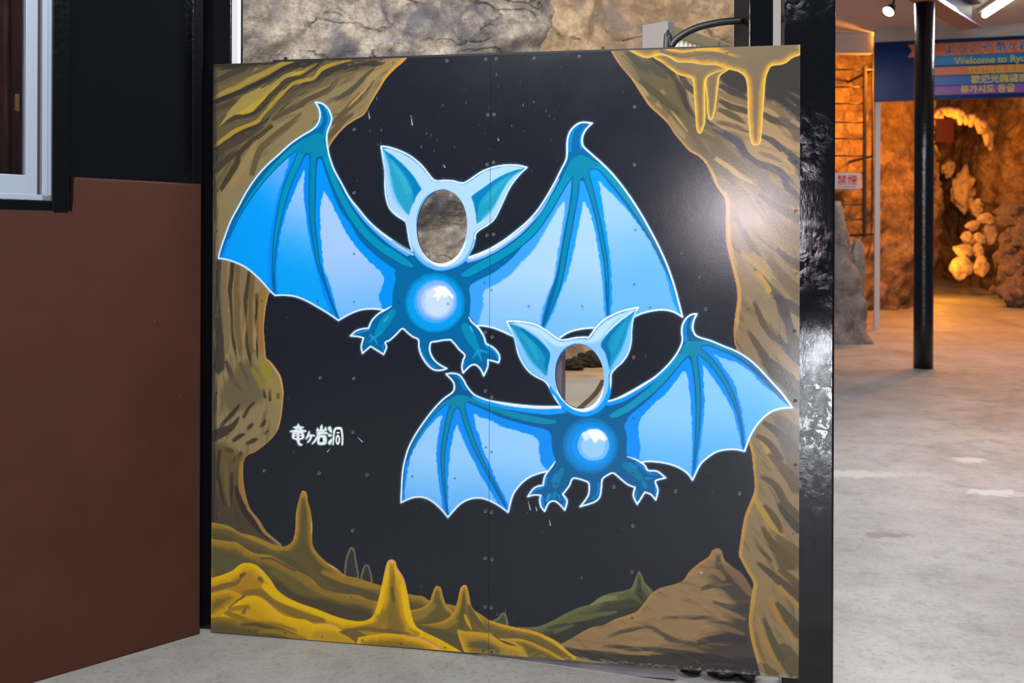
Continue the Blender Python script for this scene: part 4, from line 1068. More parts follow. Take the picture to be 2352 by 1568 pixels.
B2 = {'line': (0, 94, 150)}
B2['outline'] = [(1024.5, 858.7, 1), (1040, 857), (1055, 861), (1066, 875), (1072.5, 887.5), (1087.5, 905), (1105, 913.7), (1125, 920), (1155, 925), (1192.5, 930), (1230, 933), (1270, 933.7), (1289, 933, 1),
    (1277.5, 917.5), (1267.5, 900), (1260, 885), (1250, 873.7), (1232.5, 865), (1215, 852.5), (1200, 832.5), (1190, 810), (1185, 787.5), (1180, 770), (1163.7, 738, 1), (1182.5, 737.5), (1207.5, 740), (1230, 745.5), (1252.5, 757.5), (1270, 770), (1285, 779.5), (1300, 780), (1320, 776), (1337.5, 774.5), (1352.5, 775, 1), (1360, 765), (1372.5, 748.7), (1390, 732.5), (1420, 717.5), (1445, 710), (1466, 705.5, 1),
    (1457.5, 720), (1452.5, 737.5), (1450, 762.5), (1448.7, 787.5), (1442.5, 810), (1430, 830), (1415, 843.7), (1403.7, 858.7), (1402.5, 880), (1400, 897.5), (1394, 921.5, 1), (1415, 916), (1445, 901), (1475, 883.7), (1505, 865), (1530, 842.5), (1550, 818.7), (1562.5, 797.5), (1567.5, 780), (1566, 762.5), (1567.5, 747.5), (1575, 732.5), (1587.5, 722.5), (1600.5, 721, 1),
    (1593.7, 735), (1591, 752.5), (1596, 767.5), (1607.5, 775), (1632.5, 782.5), (1662.5, 795), (1695, 808.7), (1725, 828.7), (1750, 852.5), (1775, 880), (1797.5, 905), (1819.5, 936, 1), (1795, 937.5), (1770, 946), (1745, 967.5), (1725, 997.5), (1710, 1036, 1), (1692.5, 1032), (1670, 1032), (1645, 1037.5), (1622.5, 1052.5), (1607.5, 1068), (1590.5, 1102, 1), (1580, 1087.5), (1562.5, 1075), (1540, 1066), (1515, 1061), (1490, 1059), (1474, 1061, 1),
    (1482, 1070), (1488.7, 1080), (1510, 1082.5), (1528.7, 1097, 1), (1512.5, 1101), (1505, 1106), (1511, 1125), (1506, 1147.5, 1), (1495, 1135), (1481, 1130, 1), (1463.7, 1157.5, 1), (1456, 1142.5), (1455, 1132.5), (1458.7, 1118.7, 1), (1442.5, 1112.5), (1425, 1098.7), (1408.7, 1086), (1395, 1091), (1383.7, 1100), (1381, 1120), (1377.5, 1140), (1365, 1152.5), (1332.5, 1163, 1), (1345, 1147.5), (1352.5, 1132.5), (1352.5, 1110), (1340, 1102.5), (1320, 1097.5), (1312.5, 1102.5), (1307.5, 1115), (1292.5, 1135, 1), (1302.5, 1150), (1297, 1171, 1), (1285, 1157.5), (1272.5, 1150), (1260, 1155), (1251, 1173.7, 1), (1242.5, 1162.5), (1240, 1147.5), (1242.5, 1137.5, 1), (1228, 1136), (1212.5, 1140, 1), (1222.5, 1125), (1232.5, 1117.5), (1247.5, 1113.7, 1), (1251, 1095), (1259, 1082, 1),
    (1235, 1087.5), (1212.5, 1097.5), (1192.5, 1115), (1177.5, 1137.5), (1167, 1176, 1), (1145, 1160), (1120, 1147.5), (1100, 1143), (1077.5, 1146), (1055, 1158.7), (1028.7, 1187.5, 1), (1015, 1171), (995, 1152.5), (975, 1142.5), (955, 1141), (937.5, 1146), (921, 1153.7, 1), (922.5, 1120), (925, 1082.5), (931, 1052.5), (940, 1025), (957.5, 992.5), (980, 960), (1000, 935), (1020, 915), (1040, 900), (1043.7, 887.5), (1040, 875)]
M2, L2c = (0, 142, 246), (150, 208, 255)
B2['panels'] = [
    dict(edge=[(1030, 928.7), (1031, 935), (1025, 960), (1018.7, 990), (1013.7, 1020), (1013, 1050), (1015, 1082.5), (1018.7, 1120), (1027.5, 1184, 1), (1015, 1171), (995, 1152), (975, 1142), (955, 1141), (937, 1146), (923, 1152, 1), (927.5, 1115), (931, 1070), (945, 1030), (962.5, 1000), (985, 967.5), (1010, 940)],
         light=[(1013.7, 953), (1010, 980), (1005, 1010), (1002.5, 1040), (1005, 1082.5), (1010, 1120), (1018, 1172, 1), (995, 1152), (975, 1142), (955, 1141), (929, 1149, 1), (930, 1132), (933.7, 1095), (942.5, 1052.5), (957.5, 1020), (980, 985)], lg=((980, 1040), (960, 1170), (104, 186, 255))),
    dict(edge=[(1050, 938), (1056, 942.5), (1065, 967.5), (1077.5, 1000), (1092.5, 1032.5), (1107.5, 1065), (1122.5, 1097.5), (1142.5, 1135), (1164, 1172, 1), (1145, 1160), (1120, 1147), (1100, 1143), (1077, 1146), (1055, 1159), (1030, 1186, 1), (1028, 1170), (1024, 1132.5), (1021, 1095), (1020, 1057.5), (1022.5, 1027.5), (1027.5, 992.5), (1035, 962.5), (1043.7, 942.5)],
         light=[(1050, 976, 1), (1060, 997.5), (1072.5, 1027.5), (1087.5, 1057.5), (1102.5, 1090), (1120, 1117.5), (1142, 1156), (1120, 1147), (1100, 1143), (1077, 1146), (1055, 1159), (1032, 1182), (1029, 1120), (1031, 1070), (1036, 1027.5), (1041, 997.5)], lg=((1070, 1040), (1070, 1170), (104, 186, 255))),
    dict(edge=[(1072.5, 925), (1068.7, 932.5), (1072.5, 960), (1082.5, 992.5), (1095, 1027.5), (1112.5, 1065), (1130, 1097.5), (1150, 1132.5), (1166, 1172, 1), (1177, 1137), (1192, 1115), (1212, 1097), (1235, 1087), (1259, 1082, 1), (1275, 1060), (1275, 1052.5), (1268.7, 1032.5), (1266, 1000), (1260, 990), (1245, 983.7), (1217.5, 977.5), (1180, 967.5), (1142.5, 955), (1105, 937.5)],
         light=[(1088.7, 951, 1), (1120, 962.5), (1155, 978.7), (1200, 992.5), (1230, 1005), (1238.7, 1017.5), (1238.7, 1040), (1245, 1065), (1257, 1080), (1235, 1087), (1212, 1097), (1192, 1115), (1177, 1137), (1169, 1160, 1), (1152.5, 1127.5), (1135, 1092.5), (1122.5, 1060), (1110, 1030), (1097.5, 992.5), (1091, 967.5)], lg=((1180, 1030), (1170, 1150), (104, 186, 255)), rough=3),
    dict(edge=[(1577.5, 820), (1585, 827.5), (1591, 855), (1595, 887.5), (1597.5, 930), (1598, 967.5), (1596, 1017.5), (1593.7, 1065), (1590.5, 1099, 1), (1580, 1087), (1562, 1075), (1540, 1066), (1515, 1061), (1490, 1059), (1472, 1061, 1), (1442, 1047), (1438.7, 1040), (1439.5, 1005), (1433.7, 977.5), (1440, 960), (1460, 942.5), (1490, 917.5), (1520, 887.5), (1545, 860), (1562.5, 835)],
         light=[(1575, 853), (1580, 870), (1583.7, 900), (1587.5, 942.5), (1588.7, 980), (1590, 1030), (1588, 1092, 1), (1562, 1075), (1540, 1066), (1515, 1061), (1490, 1059), (1467, 1058, 1), (1471, 1025), (1466, 995), (1467.5, 970), (1480, 950), (1505, 925), (1532.5, 900), (1552.5, 875), (1565, 857)], lg=((1540, 940), (1530, 1080), (96, 184, 252)), lite=(140, 204, 254)),
    dict(edge=[(1602.5, 816), (1612.5, 820), (1632.5, 839), (1652.5, 864), (1670, 892.5), (1685, 925), (1695, 957.5), (1702.5, 990), (1709, 1034, 1), (1692, 1032), (1670, 1032), (1645, 1037), (1622, 1052), (1607, 1067), (1592, 1098, 1), (1598, 1060), (1603, 1020), (1607, 985), (1609, 942), (1608.7, 905), (1605, 867.5), (1600, 835)],
         light=[(1615, 839), (1630, 857.5), (1647.5, 882.5), (1667.5, 912.5), (1680, 937.5), (1690, 967.5), (1700, 1010), (1704, 1033, 1), (1670, 1032), (1645, 1037), (1622, 1052), (1596, 1088, 1), (1603, 1062), (1610, 1005), (1615, 962.5), (1618.7, 930), (1616, 892.5), (1615, 860)], lg=((1640, 920), (1640, 1050), (96, 184, 252)), lite=(136, 202, 252)),
    dict(edge=[(1608.7, 796), (1625, 794), (1652.5, 802.5), (1682.5, 817.5), (1712.5, 837.5), (1740, 862.5), (1767.5, 890), (1792.5, 915), (1817, 935, 1), (1795, 937), (1770, 946), (1745, 967), (1725, 997), (1711, 1034, 1), (1709, 1015), (1705, 980), (1697.5, 945), (1687.5, 912.5), (1672.5, 880), (1652.5, 852.5), (1630, 822.5), (1615, 805)],
         light=[(1638.7, 812, 1), (1662.5, 823.7), (1695, 833.7), (1725, 855), (1752.5, 882.5), (1780, 905), (1811, 935, 1), (1795, 937), (1770, 946), (1745, 967), (1725, 997), (1714, 1022, 1), (1710, 980), (1702.5, 940), (1692.5, 900), (1682.5, 872.5), (1665, 847.5), (1647.5, 822.5)], lg=((1690, 860), (1740, 980), (92, 182, 252)), lite=(126, 198, 252))]
for _p in B2['panels']:
    _p.setdefault('mid', M2)
    _p.setdefault('lite', L2c)
B2['body'] = [(1270, 960), (1300, 950), (1345, 958), (1400, 945), (1440, 958), (1434, 977), (1440, 1005), (1439, 1042), (1465, 1057), (1489, 1082), (1468, 1110), (1442, 1110), (1409, 1086), (1383, 1100), (1352, 1108), (1320, 1097), (1300, 1125), (1262, 1120), (1252, 1100), (1262, 1080), (1277, 1058), (1269, 1032), (1266, 1000), (1260, 988), (1250, 972)]
B2['ribs'] = [
    ([(1042, 928), (1032.5, 955), (1025, 990), (1018.7, 1025), (1016.5, 1057.5), (1018.7, 1095), (1022.5, 1140), (1027.5, 1180)], [6, 5.2, 4.4, 3.8, 3.2, 2, 0.8, 0.3]),
    ([(1061, 925), (1065, 950), (1075, 982.5), (1087.5, 1017.5), (1100, 1045), (1117.5, 1080), (1140, 1120), (1160, 1158)], [6, 5, 4.8, 4.2, 3.2, 2, 1.2, 0.5]),
    ([(1075, 915), (1105, 927.5), (1142.5, 941), (1180, 952.5), (1217.5, 961), (1250, 967), (1275, 968)], [5, 5, 6, 7.5, 7.8, 7, 4]),
    ([(1042, 918), (1020, 927), (995, 950), (970, 982.5), (950, 1017.5), (935, 1055)], [6, 3.6, 2.6, 2, 1.4, 0.4]),
    ([(1594, 808), (1596, 835), (1601, 870), (1603.5, 910), (1603.5, 950), (1601.5, 992.5), (1597.5, 1035), (1594, 1075)], [6.5, 5.4, 4.8, 4.3, 3.6, 2.2, 1.2, 0.4]),
    ([(1605, 805), (1625, 822.5), (1645, 845), (1665, 875), (1680, 905), (1692.5, 937.5), (1702.5, 980), (1708, 1025)], [6.5, 5.4, 4.8, 4.2, 3.2, 1.8, 0.9, 0.3]),
    ([(1580, 802), (1560, 825), (1535, 855), (1507.5, 885), (1475, 912.5), (1445, 935), (1415, 951), (1404, 955)], [10, 7.8, 7.8, 7.8, 7.8, 7.8, 7.4, 4]),
    ([(1600, 790), (1625, 787.5), (1655, 798.7), (1685, 811), (1712.5, 827.5), (1740, 850)], [6, 4.6, 4.2, 3.2, 2, 0.6])]
B2['hubs'] = [[(1050, 908), (1065, 908), (1080, 915), (1073, 923), (1067, 934), (1057, 937), (1048, 935), (1042, 939), (1034, 931), (1022, 928), (1036, 915)],
              [(1572, 790), (1585, 783), (1605, 784), (1618, 789), (1608, 796), (1611, 807), (1603, 815), (1595, 824), (1586, 818), (1572, 812), (1562, 814)]]
B2['strokes'] = [
    ([(1040, 861), (1054, 868), (1062, 884), (1070, 896)], [0.8, 2.2, 2.4, 2], (0, 128, 206)), ([(1086, 912), (1105, 920), (1125, 926), (1170, 936), (1220, 943), (1265, 945), (1294, 941)], [2, 3, 4, 5, 6, 7, 8], (16, 156, 252)),
    ([(1130, 922), (1160, 928), (1200, 933), (1240, 936), (1290, 935)], [1, 2.6, 3, 3.2, 3], (226, 236, 252)),
    ([(1398, 926), (1430, 915), (1470, 893), (1510, 867), (1540, 838), (1556, 815)], [6, 7, 5, 3.6, 2.6, 1.4], (10, 150, 250)), ([(1400, 920), (1430, 910), (1470, 888), (1508, 864)], [2, 2.6, 2.6, 1.4], (220, 236, 252)),
    ([(1578, 735), (1573, 750), (1573, 768), (1576, 782)], [2, 3.5, 4, 5], (0, 128, 206)), ([(1590, 728), (1587, 745), (1588, 760)], [0.6, 1.4, 1], (30, 160, 230)),
    ([(1290, 1080), (1282, 1096), (1275, 1115)], [6, 8, 6], (0, 122, 164)), ([(1277, 1090), (1270, 1104)], [3, 4], (0, 124, 206)), ([(1436, 1068), (1452, 1080), (1470, 1096)], [7, 9, 7], (0, 120, 160)), ([(1446, 1066), (1460, 1074)], [4, 4], (0, 124, 206)),
    ([(1262, 1135), (1257, 1148)], [3, 4], (10, 140, 220)), ([(1275, 1132), (1272, 1142)], [4, 5], (0, 118, 168)), ([(1282, 1136), (1287, 1148)], [2, 1], (0, 140, 220)), ([(1478, 1108), (1482, 1116)], [5, 5], (0, 122, 176)), ([(1484, 1098), (1500, 1098)], [3, 1], (10, 130, 206)),
    ([(1256, 1096), (1250, 1114), (1232, 1124), (1220, 1134)], [2, 3, 2.5, 1], (0, 132, 220)), ([(1290, 1130), (1298, 1150), (1296, 1162)], [2, 3, 1.5], (0, 132, 226)), ([(1246, 1140), (1246, 1155), (1251, 1166)], [2, 3, 1], (0, 132, 226)),
    ([(1375, 1110), (1373, 1132), (1360, 1146)], [3, 3, 1.5], (0, 122, 200)), ([(1462, 1062), (1480, 1076), (1490, 1086), (1510, 1090)], [2.5, 3, 2.5, 1], (0, 128, 210)), ([(1506, 1112), (1506, 1136)], [2.5, 1.5], (0, 128, 220)), ([(1460, 1124), (1461, 1142)], [2.5, 1.5], (0, 128, 220))]
B2['orb'] = [(1356, 1023, 66, (0, 104, 160), 6), (1356, 1023, 62, (0, 122, 190), 6), (1357, 1024, 55, (0, 138, 222), 8), (1359, 1024, 45, (0, 150, 246), 7), (1363, 1022, 36.5, (120, 190, 255), 2), (1363, 1024, 27, (154, 208, 252), 3)]
B2['shine'] = [([(1336, 998), (1350, 987), (1368, 984), (1384, 992), (1394, 1006), (1388, 1014), (1376, 1010), (1366, 1018), (1356, 1006), (1344, 1010)], (224, 238, 254), 4), ([(1350, 990), (1366, 986), (1382, 994), (1388, 1008), (1374, 1008), (1366, 1016), (1358, 1004)], (252, 253, 255), 4)]
_h2 = dict(cx=1331, cy=864.5, rx=56, ry=74, rot=-4.6)
B2['head'] = [
    ([(1262, 888), (1276, 912), (1290, 934), (1306, 946), (1326, 954), (1346, 956), (1370, 949), (1386, 936), (1397, 918), (1402, 890), (1380, 820), (1290, 820)], (6, 156, 252), 2),
    ([(1262, 884), (1252, 872), (1234, 862), (1217, 850), (1203, 831), (1193, 809), (1188, 787), (1183, 769), (1168, 742, 1), (1183, 741), (1207, 743), (1229, 749), (1251, 760), (1268, 773), (1284, 783), (1300, 783), (1320, 779), (1338, 778), (1354, 778, 1), (1363, 767), (1375, 751), (1392, 735), (1421, 721), (1445, 713), (1461, 709, 1), (1455, 720), (1450, 737), (1447, 762), (1446, 787), (1440, 809), (1428, 828), (1413, 842), (1400, 858), (1398, 880), (1394, 900), (1384, 922), (1366, 940), (1340, 946), (1316, 940), (1294, 922), (1278, 904)], (138, 200, 255), 2),
    ([(1182, 739), (1207, 743), (1229, 749), (1251, 760), (1268, 773), (1284, 783), (1300, 784), (1330, 780), (1352, 780), (1372, 756), (1392, 738), (1421, 723), (1455, 712), (1420, 732), (1395, 756), (1372, 784), (1330, 788), (1284, 796), (1258, 782), (1226, 760)], (186, 226, 255), 9),
    ([(1168.7, 742.5, 1), (1195, 751), (1225, 770), (1250, 792.5), (1263, 812.5), (1260, 835), (1256, 864, 1), (1240, 852.5), (1220, 835), (1205, 807.5), (1192.5, 785), (1180, 762.5)], (22, 146, 190), 3),
    ([(1195, 753), (1225, 770), (1250, 792.5), (1263, 812.5), (1260, 835), (1256, 850), (1250, 838), (1252, 822), (1240, 800), (1214, 775)], (0, 116, 176), 4),
    ([(1176, 756), (1188, 780), (1203, 812), (1220, 840), (1252, 864), (1228, 858), (1205, 836), (1192, 806), (1184, 780)], (126, 196, 255), 9),
    ([(1460, 714, 1), (1440, 727.5), (1415, 747.5), (1392.5, 770), (1380, 792.5), (1390, 810), (1396, 830), (1401, 852, 1), (1417, 829), (1434, 807), (1443, 785), (1445, 755), (1452, 732)], (16, 144, 192), 3),
    ([(1435, 733), (1415, 748), (1393, 771), (1381, 793), (1390, 810), (1396, 830), (1400, 842), (1402, 810), (1396, 792), (1406, 768)], (0, 114, 172), 4),
    ([(1448, 745), (1446, 775), (1438, 806), (1420, 832), (1404, 852), (1410, 836), (1428, 806), (1437, 776)], (120, 196, 255), 8)]
B2['rim'] = [([(1278, 895), (1290, 914), (1308, 931), (1328, 940), (1346, 941), (1366, 930), (1380, 910), (1386, 888)], [0.8, 2, 3, 3.8, 4.4, 4, 2.2, 1], (240, 246, 252)),
             ([(1276, 850), (1280, 830), (1292, 808), (1310, 794), (1330, 790), (1352, 797), (1368, 812)], [1, 1.6, 1.8, 1.8, 1.6, 1.4, 0.8], (0, 110, 200)),
             ([(1290, 936), (1306, 948), (1328, 956), (1348, 958), (1374, 950), (1396, 938)], [0.8, 1, 1, 1, 1, 0.8], (0, 106, 176))]
B2['feather'] = [([(1176, 756), (1186, 780), (1199, 808), (1214, 834), (1240, 857)], [2, 5, 8, 9, 5], (128, 198, 255), 7), ([(1454, 732), (1448, 752), (1444, 780), (1434, 804), (1416, 830), (1404, 848)], [1, 4, 6, 7, 6, 2], (124, 198, 255), 7),
                 ([(1196, 766), (1218, 790), (1234, 820)], [3, 7, 5], (40, 164, 200), 9), ([(1440, 740), (1420, 770), (1410, 800)], [3, 6, 6], (30, 158, 204), 9)]
bat(B2, 2)
for ear in ([(1163.7, 738, 1), (1182.5, 737.5), (1207.5, 740), (1230, 745.5), (1252.5, 757.5), (1270, 770), (1285, 779.5), (1300, 780), (1320, 776), (1337.5, 774.5), (1352.5, 775, 1), (1360, 765), (1372.5, 748.7), (1390, 732.5), (1420, 717.5), (1445, 710), (1466, 705.5)],):
    stroke(ear, 1.5, (244, 250, 255), 1.3)
stroke([(1184, 742), (1205, 750), (1228, 764), (1248, 781), (1264, 804)], [0.5, 1, 1, 1, 0.5], (214, 236, 255), 1.4)
stroke([(1456, 714), (1438, 725), (1413, 745), (1390, 768)], [0.5, 1.2, 1.2, 0.8], (240, 248, 255), 1.4)
stroke([(1077, 728), (1083, 738), (1098, 752.5), (1108, 766)], [1, 1.8, 1.9, 1.9], (244, 248, 255), 1.3)
stroke([(899, 703), (890, 708.7), (876, 716)], [0.8, 1.8, 1.9], (244, 248, 255), 1.3)
stroke([(1440, 1048), (1462.5, 1056), (1478, 1066)], [0.8, 1.9, 1.9], (244, 248, 255), 1.3)
stroke([(1275.5, 1059), (1269, 1069), (1258, 1083)], [0.8, 1.9, 1.9], (244, 248, 255), 1.3)

# ------------------------------------------------------------------ painted cave name
T12 = lambda p: sc(640, 950, 12.0, p)
WHT = (244, 250, 250)
letters = [[(543, 262, 1), (575, 330), (578, 356), (500, 356), (510, 320)],
           [(398, 375), (440, 352), (540, 345), (650, 352), (692, 380), (640, 410), (640, 452), (458, 452), (460, 410)],
           [(312, 475), (400, 450), (540, 440), (700, 448), (765, 470), (720, 505), (540, 515), (370, 512), (325, 505)],
           [(400, 522), (540, 516), (670, 522), (700, 580), (705, 660), (660, 700), (590, 720), (575, 760), (590, 800), (620, 835), (655, 830), (640, 870), (590, 880), (540, 845), (510, 780), (480, 720), (400, 690), (365, 640), (375, 570)],
           [(845, 475), (862, 520), (850, 562), (920, 572), (1000, 590), (985, 622), (930, 625), (900, 690), (860, 760), (800, 800), (785, 785), (840, 700), (860, 640), (825, 625), (795, 680), (750, 700), (742, 685), (780, 600), (810, 520)],
           [(1185, 300), (1210, 340), (1218, 432), (1250, 432), (1290, 360), (1318, 400), (1315, 470), (1180, 482), (1050, 485), (1045, 440), (1075, 385), (1112, 435), (1140, 425), (1150, 350)],
           [(1035, 520), (1120, 495), (1200, 490), (1300, 500), (1355, 530), (1340, 560), (1200, 560), (1130, 582), (1100, 640), (1040, 740), (940, 835), (912, 825), (1000, 700), (1055, 600), (1060, 550)],
           [(1130, 592), (1200, 582), (1290, 600), (1325, 680), (1320, 780), (1290, 840), (1180, 860), (1090, 845), (1065, 780), (1075, 690)],
           [(1385, 355), (1425, 350), (1450, 400), (1475, 500), (1465, 530), (1420, 500), (1370, 440), (1360, 390)],
           [(1370, 560), (1410, 555), (1470, 600), (1450, 625), (1390, 625), (1360, 600)],
           [(1475, 680), (1470, 750), (1430, 840), (1395, 850), (1360, 800), (1400, 730)]]
for L in letters:
    glow(T12(L), 5, (150, 220, 220), 0.5)
gate = T12([(1497, 850), (1512, 700), (1528, 520), (1560, 420), (1640, 395), (1715, 410), (1745, 520), (1762, 700), (1752, 850)])
stroke(gate, 3.2, (120, 180, 180), 3, alpha=0.5)
for L in letters:
    poly(T12(L), WHT, rid=7, soft=1.0, n=3)
for cx, cy, rx, ry in ((543, 415, 20, 12), (475, 572, 28, 14), (597, 570, 32, 14), (468, 642, 32, 24), (597, 642, 34, 22)):
    poly(T12(ellp(cx, cy, rx, ry, 0, 10)), (30, 33, 42), soft=1.2, n=2)
poly(T12([(1180, 645), (1212, 680), (1220, 740), (1200, 775), (1140, 775), (1125, 740), (1145, 680)]), (30, 33, 42), soft=1.2, n=2)
stroke(gate, [1.6, 2.0, 2.3, 3, 3, 3, 2.4, 2.2, 1.8], WHT, 1.0, rid=7)
poly(T12(ellp(1636, 522, 46, 26, 0, 12)), WHT, soft=1.0, rid=7, n=2)
poly(T12(ellp(1630, 715, 66, 140, 0, 16)), WHT, soft=1.0, rid=7, n=2)
poly(T12(ellp(1630, 715, 20, 75, 0, 12)), (30, 33, 42), soft=1.0, n=2)

# splashes and scratches on the black ground
rs = np.random.RandomState(4)
for k in range(150):
    x, y = rs.uniform(640, 1660), rs.uniform(140, 1500)
    if rs.rand() < 0.5:
        x, y = rs.uniform(820, 1300), rs.uniform(150, 420)
    g = px_to_cell([(x, y)])[0].astype(int)
    if 0 < g[0] < NU and 0 < g[1] < NV and ID[g[1], g[0]] == 0:
        v = rs.randint(70, 190)
        stroke([(x, y), (x + rs.uniform(-1, 1), y + rs.uniform(0.4, 7))], [rs.uniform(0.3, 0.6), rs.uniform(0.4, 1.2)], (v, v + 4, v + 10), 1.4, alpha=rs.uniform(0.25, 0.8), smooth=False)
for a, b in (((846, 255), (849, 272)), ((944, 265), (947, 287)), ((1213, 1150), (1218, 1170)), ((1262, 1194), (1264, 1206)), ((1018, 378), (1022, 384)), ((1143, 317), (1145, 322)), ((1607, 1312), (1612, 1316)), ((1230, 1162), (1233, 1172)), ((822, 1004), (832, 1014)), ((758, 1030), (752, 1037))):
    stroke([a, b], [0.3, 1.2], (206, 214, 226), 1.3, smooth=False)
# dust along the bottom edge
for k in range(260):
    s = rs.rand()
    x = 1100 + 735 * s
    y = 1497 + 61 * s - abs(rs.normal(0, 3.5)) - 0.5
    stroke([(x, y), (x + rs.uniform(1, 9), y + rs.uniform(-0.4, 0.8))], rs.uniform(0.4, 1.3), (150, 150, 140), 2, alpha=rs.uniform(0.2, 0.6), smooth=False)

# ------------------------------------------------------------------ the painted surface as mesh
CV += (FINE_N * 0.012)[..., None]
np.clip(CV, 0, 1, out=CV)
LINC = np.where(CV <= 0.04045, CV / 12.92, ((CV + 0.055) / 1.055) ** 2.4).astype(np.float32)
LINC *= 0.93

m_paint, nt, b = mat_new('enamel_paint')
an = nt.nodes.new('ShaderNodeAttribute')
an.attribute_name = 'Col'
nt.links.new(an.outputs['Color'], b.inputs['Base Color'])
_v = mapping(nt)
_n = noise_node(nt, _v, 9, 5)
nt.links.new(maprange(nt, _n, 0.3, 0.7, 0.155, 0.19), b.inputs['Roughness'])
bump(nt, b, noise_node(nt, _v, 260, 3), 0.06, 0.002)
b.inputs['Specular IOR Level'].default_value = 0.42

m_panel = plain('panel_edge', (58, 56, 58), 0.6, var=0.2)
m_black = plain('black_gloss_paint', (13, 13, 17), 0.16, bump=0.08, bscale=40)
m_steel = plain('grey_primer_steel', (120, 114, 118), 0.55, var=0.25, vscale=9)
m_screw = plain('screw_steel', (128, 132, 138), 0.35, metal=0.5)
m_socket = plain('screw_socket', (44, 46, 54), 0.4)

SS, TT = np.meshgrid(np.linspace(0, 1, NU + 1), np.linspace(0, 1, NV + 1))
UZ = bil(SS, TT)                       # (u, z) of every vertex


def uz_px(U, Z):
    X = BP.x + BD.x * U
    Y = BP.y + BD.y * U
    rx = (X * RV.x + (Z - CAMZ) * RV.z) / Y
    uy = (X * UV.x + (Z - CAMZ) * UV.z) / Y
    return CX + F * rx, CY - F * uy


HOLE = {}
KEEPV = np.ones(UZ.shape[:2], np.int8)
PXg, PYg = uz_px(UZ[..., 0], UZ[..., 1])
for key, h in (('upper', _h1), ('lower', _h2)):
    r = math.radians(h['rot'])
    dx, dy = PXg - h['cx'], PYg - h['cy']
    a = (dx * math.cos(r) + dy * math.sin(r)) / h['rx']
    c = (-dx * math.sin(r) + dy * math.cos(r)) / h['ry']
    rho = np.hypot(a, c) + 1e-9
    near = np.abs(rho - 1) * np.minimum(h['rx'], h['ry']) < 0.85 * CELL
    jj, ii = np.nonzero(near)
    for j, i in zip(jj, ii):
        k = 1 / rho[j, i]
        x2 = h['cx'] + dx[j, i] * k
        y2 = h['cy'] + dy[j, i] * k
        UZ[j, i] = bp(x2, y2)
    KEEPV[(rho < 1) & ~near] = 0
    KEEPV[near & (KEEPV == 1)] = 2

root = empty('photo_cutout_board', b3(0.91, 0.0, 0.03))
tag(root, 'square black photo cutout board painted with two blue bats and face holes', 'cutout board')
RI = Matrix.Translation(-Vector(root.location))


def part_world(o):
    """parent to the board, mesh given in world coordinates"""
    o.data.transform(RI)
    o.parent = root
    return o


GAP = 0.0006
names = {0: ('painted_background', 'black painted background'), 1: ('painted_bat', 'larger blue bat painted higher on the board'), 2: ('painted_bat', 'smaller blue bat painted lower on the board'), 3: ('painted_cave_wall', 'tan painted cave wall with bulging column'), 4: ('painted_cave_wall', 'ochre painted cave wall beneath the stalactites'), 5: ('painted_ground', 'yellow and brown painted hills and stalagmites'), 6: ('painted_stalactites', 'yellow painted stalactites'), 7: ('painted_lettering', 'white painted cave name')}
idx = np.arange((NV + 1) * (NU + 1)).reshape(NV + 1, NU + 1)
FV4 = np.stack([idx[:-1, :-1], idx[:-1, 1:], idx[1:, 1:], idx[1:, :-1]], -1)
fk = KEEPV.ravel()[FV4]
okf = (fk != 0).all(-1) & ~(fk == 2).all(-1)
fid = ID[:-1, :-1].copy()
m = (ID[:-1, 1:] != fid) & (ID[:-1, 1:] == ID[1:, 1:])
fid[m] = ID[:-1, 1:][m]
flatU, flatZ = UZ[..., 0].ravel(), UZ[..., 1].ravel()
flatC = LINC.reshape(-1, 3)
colI = np.arange(NU)[None, :].repeat(NV, 0)
for rid, (nm, lb) in names.items():
    sel = okf & (fid == rid)
    if not sel.any():
        continue
    quads = FV4[sel]
    side = (colI[sel] >= NUP).astype(np.int64)
    key = quads + side[:, None] * idx.size
    uq, inv = np.unique(key.ravel(), return_inverse=True)
    base, sd = uq % idx.size, uq // idx.size
    U = flatU[base].copy()
    ci = base % (NU + 1)
    U[(ci == NUP) & (sd == 0)] -= GAP
    U[(ci == NUP) & (sd == 1)] += GAP
    co = np.empty((len(uq), 3), np.float32)
    co[:, 0] = BP.x + BD.x * U
    co[:, 1] = BP.y + BD.y * U
    co[:, 2] = flatZ[base]
    me = bpy.data.meshes.new(nm)
    nf = len(quads)
    me.vertices.add(len(uq))
    me.vertices.foreach_set('co', co.ravel())
    me.loops.add(nf * 4)
    me.loops.foreach_set('vertex_index', inv.astype(np.int32).ravel())
    me.polygons.add(nf)
    me.polygons.foreach_set('loop_start', np.arange(0, nf * 4, 4, dtype=np.int32))
    me.update(calc_edges=True)
    at_ = me.color_attributes.new('Col', 'FLOAT_COLOR', 'POINT')
    rgba = np.ones((len(uq), 4), np.float32)
    rgba[:, :3] = flatC[base]
    at_.data.foreach_set('color', rgba.ravel())
    o = link(nm, me, m_paint)
    o['label'] = lb
    part_world(o)

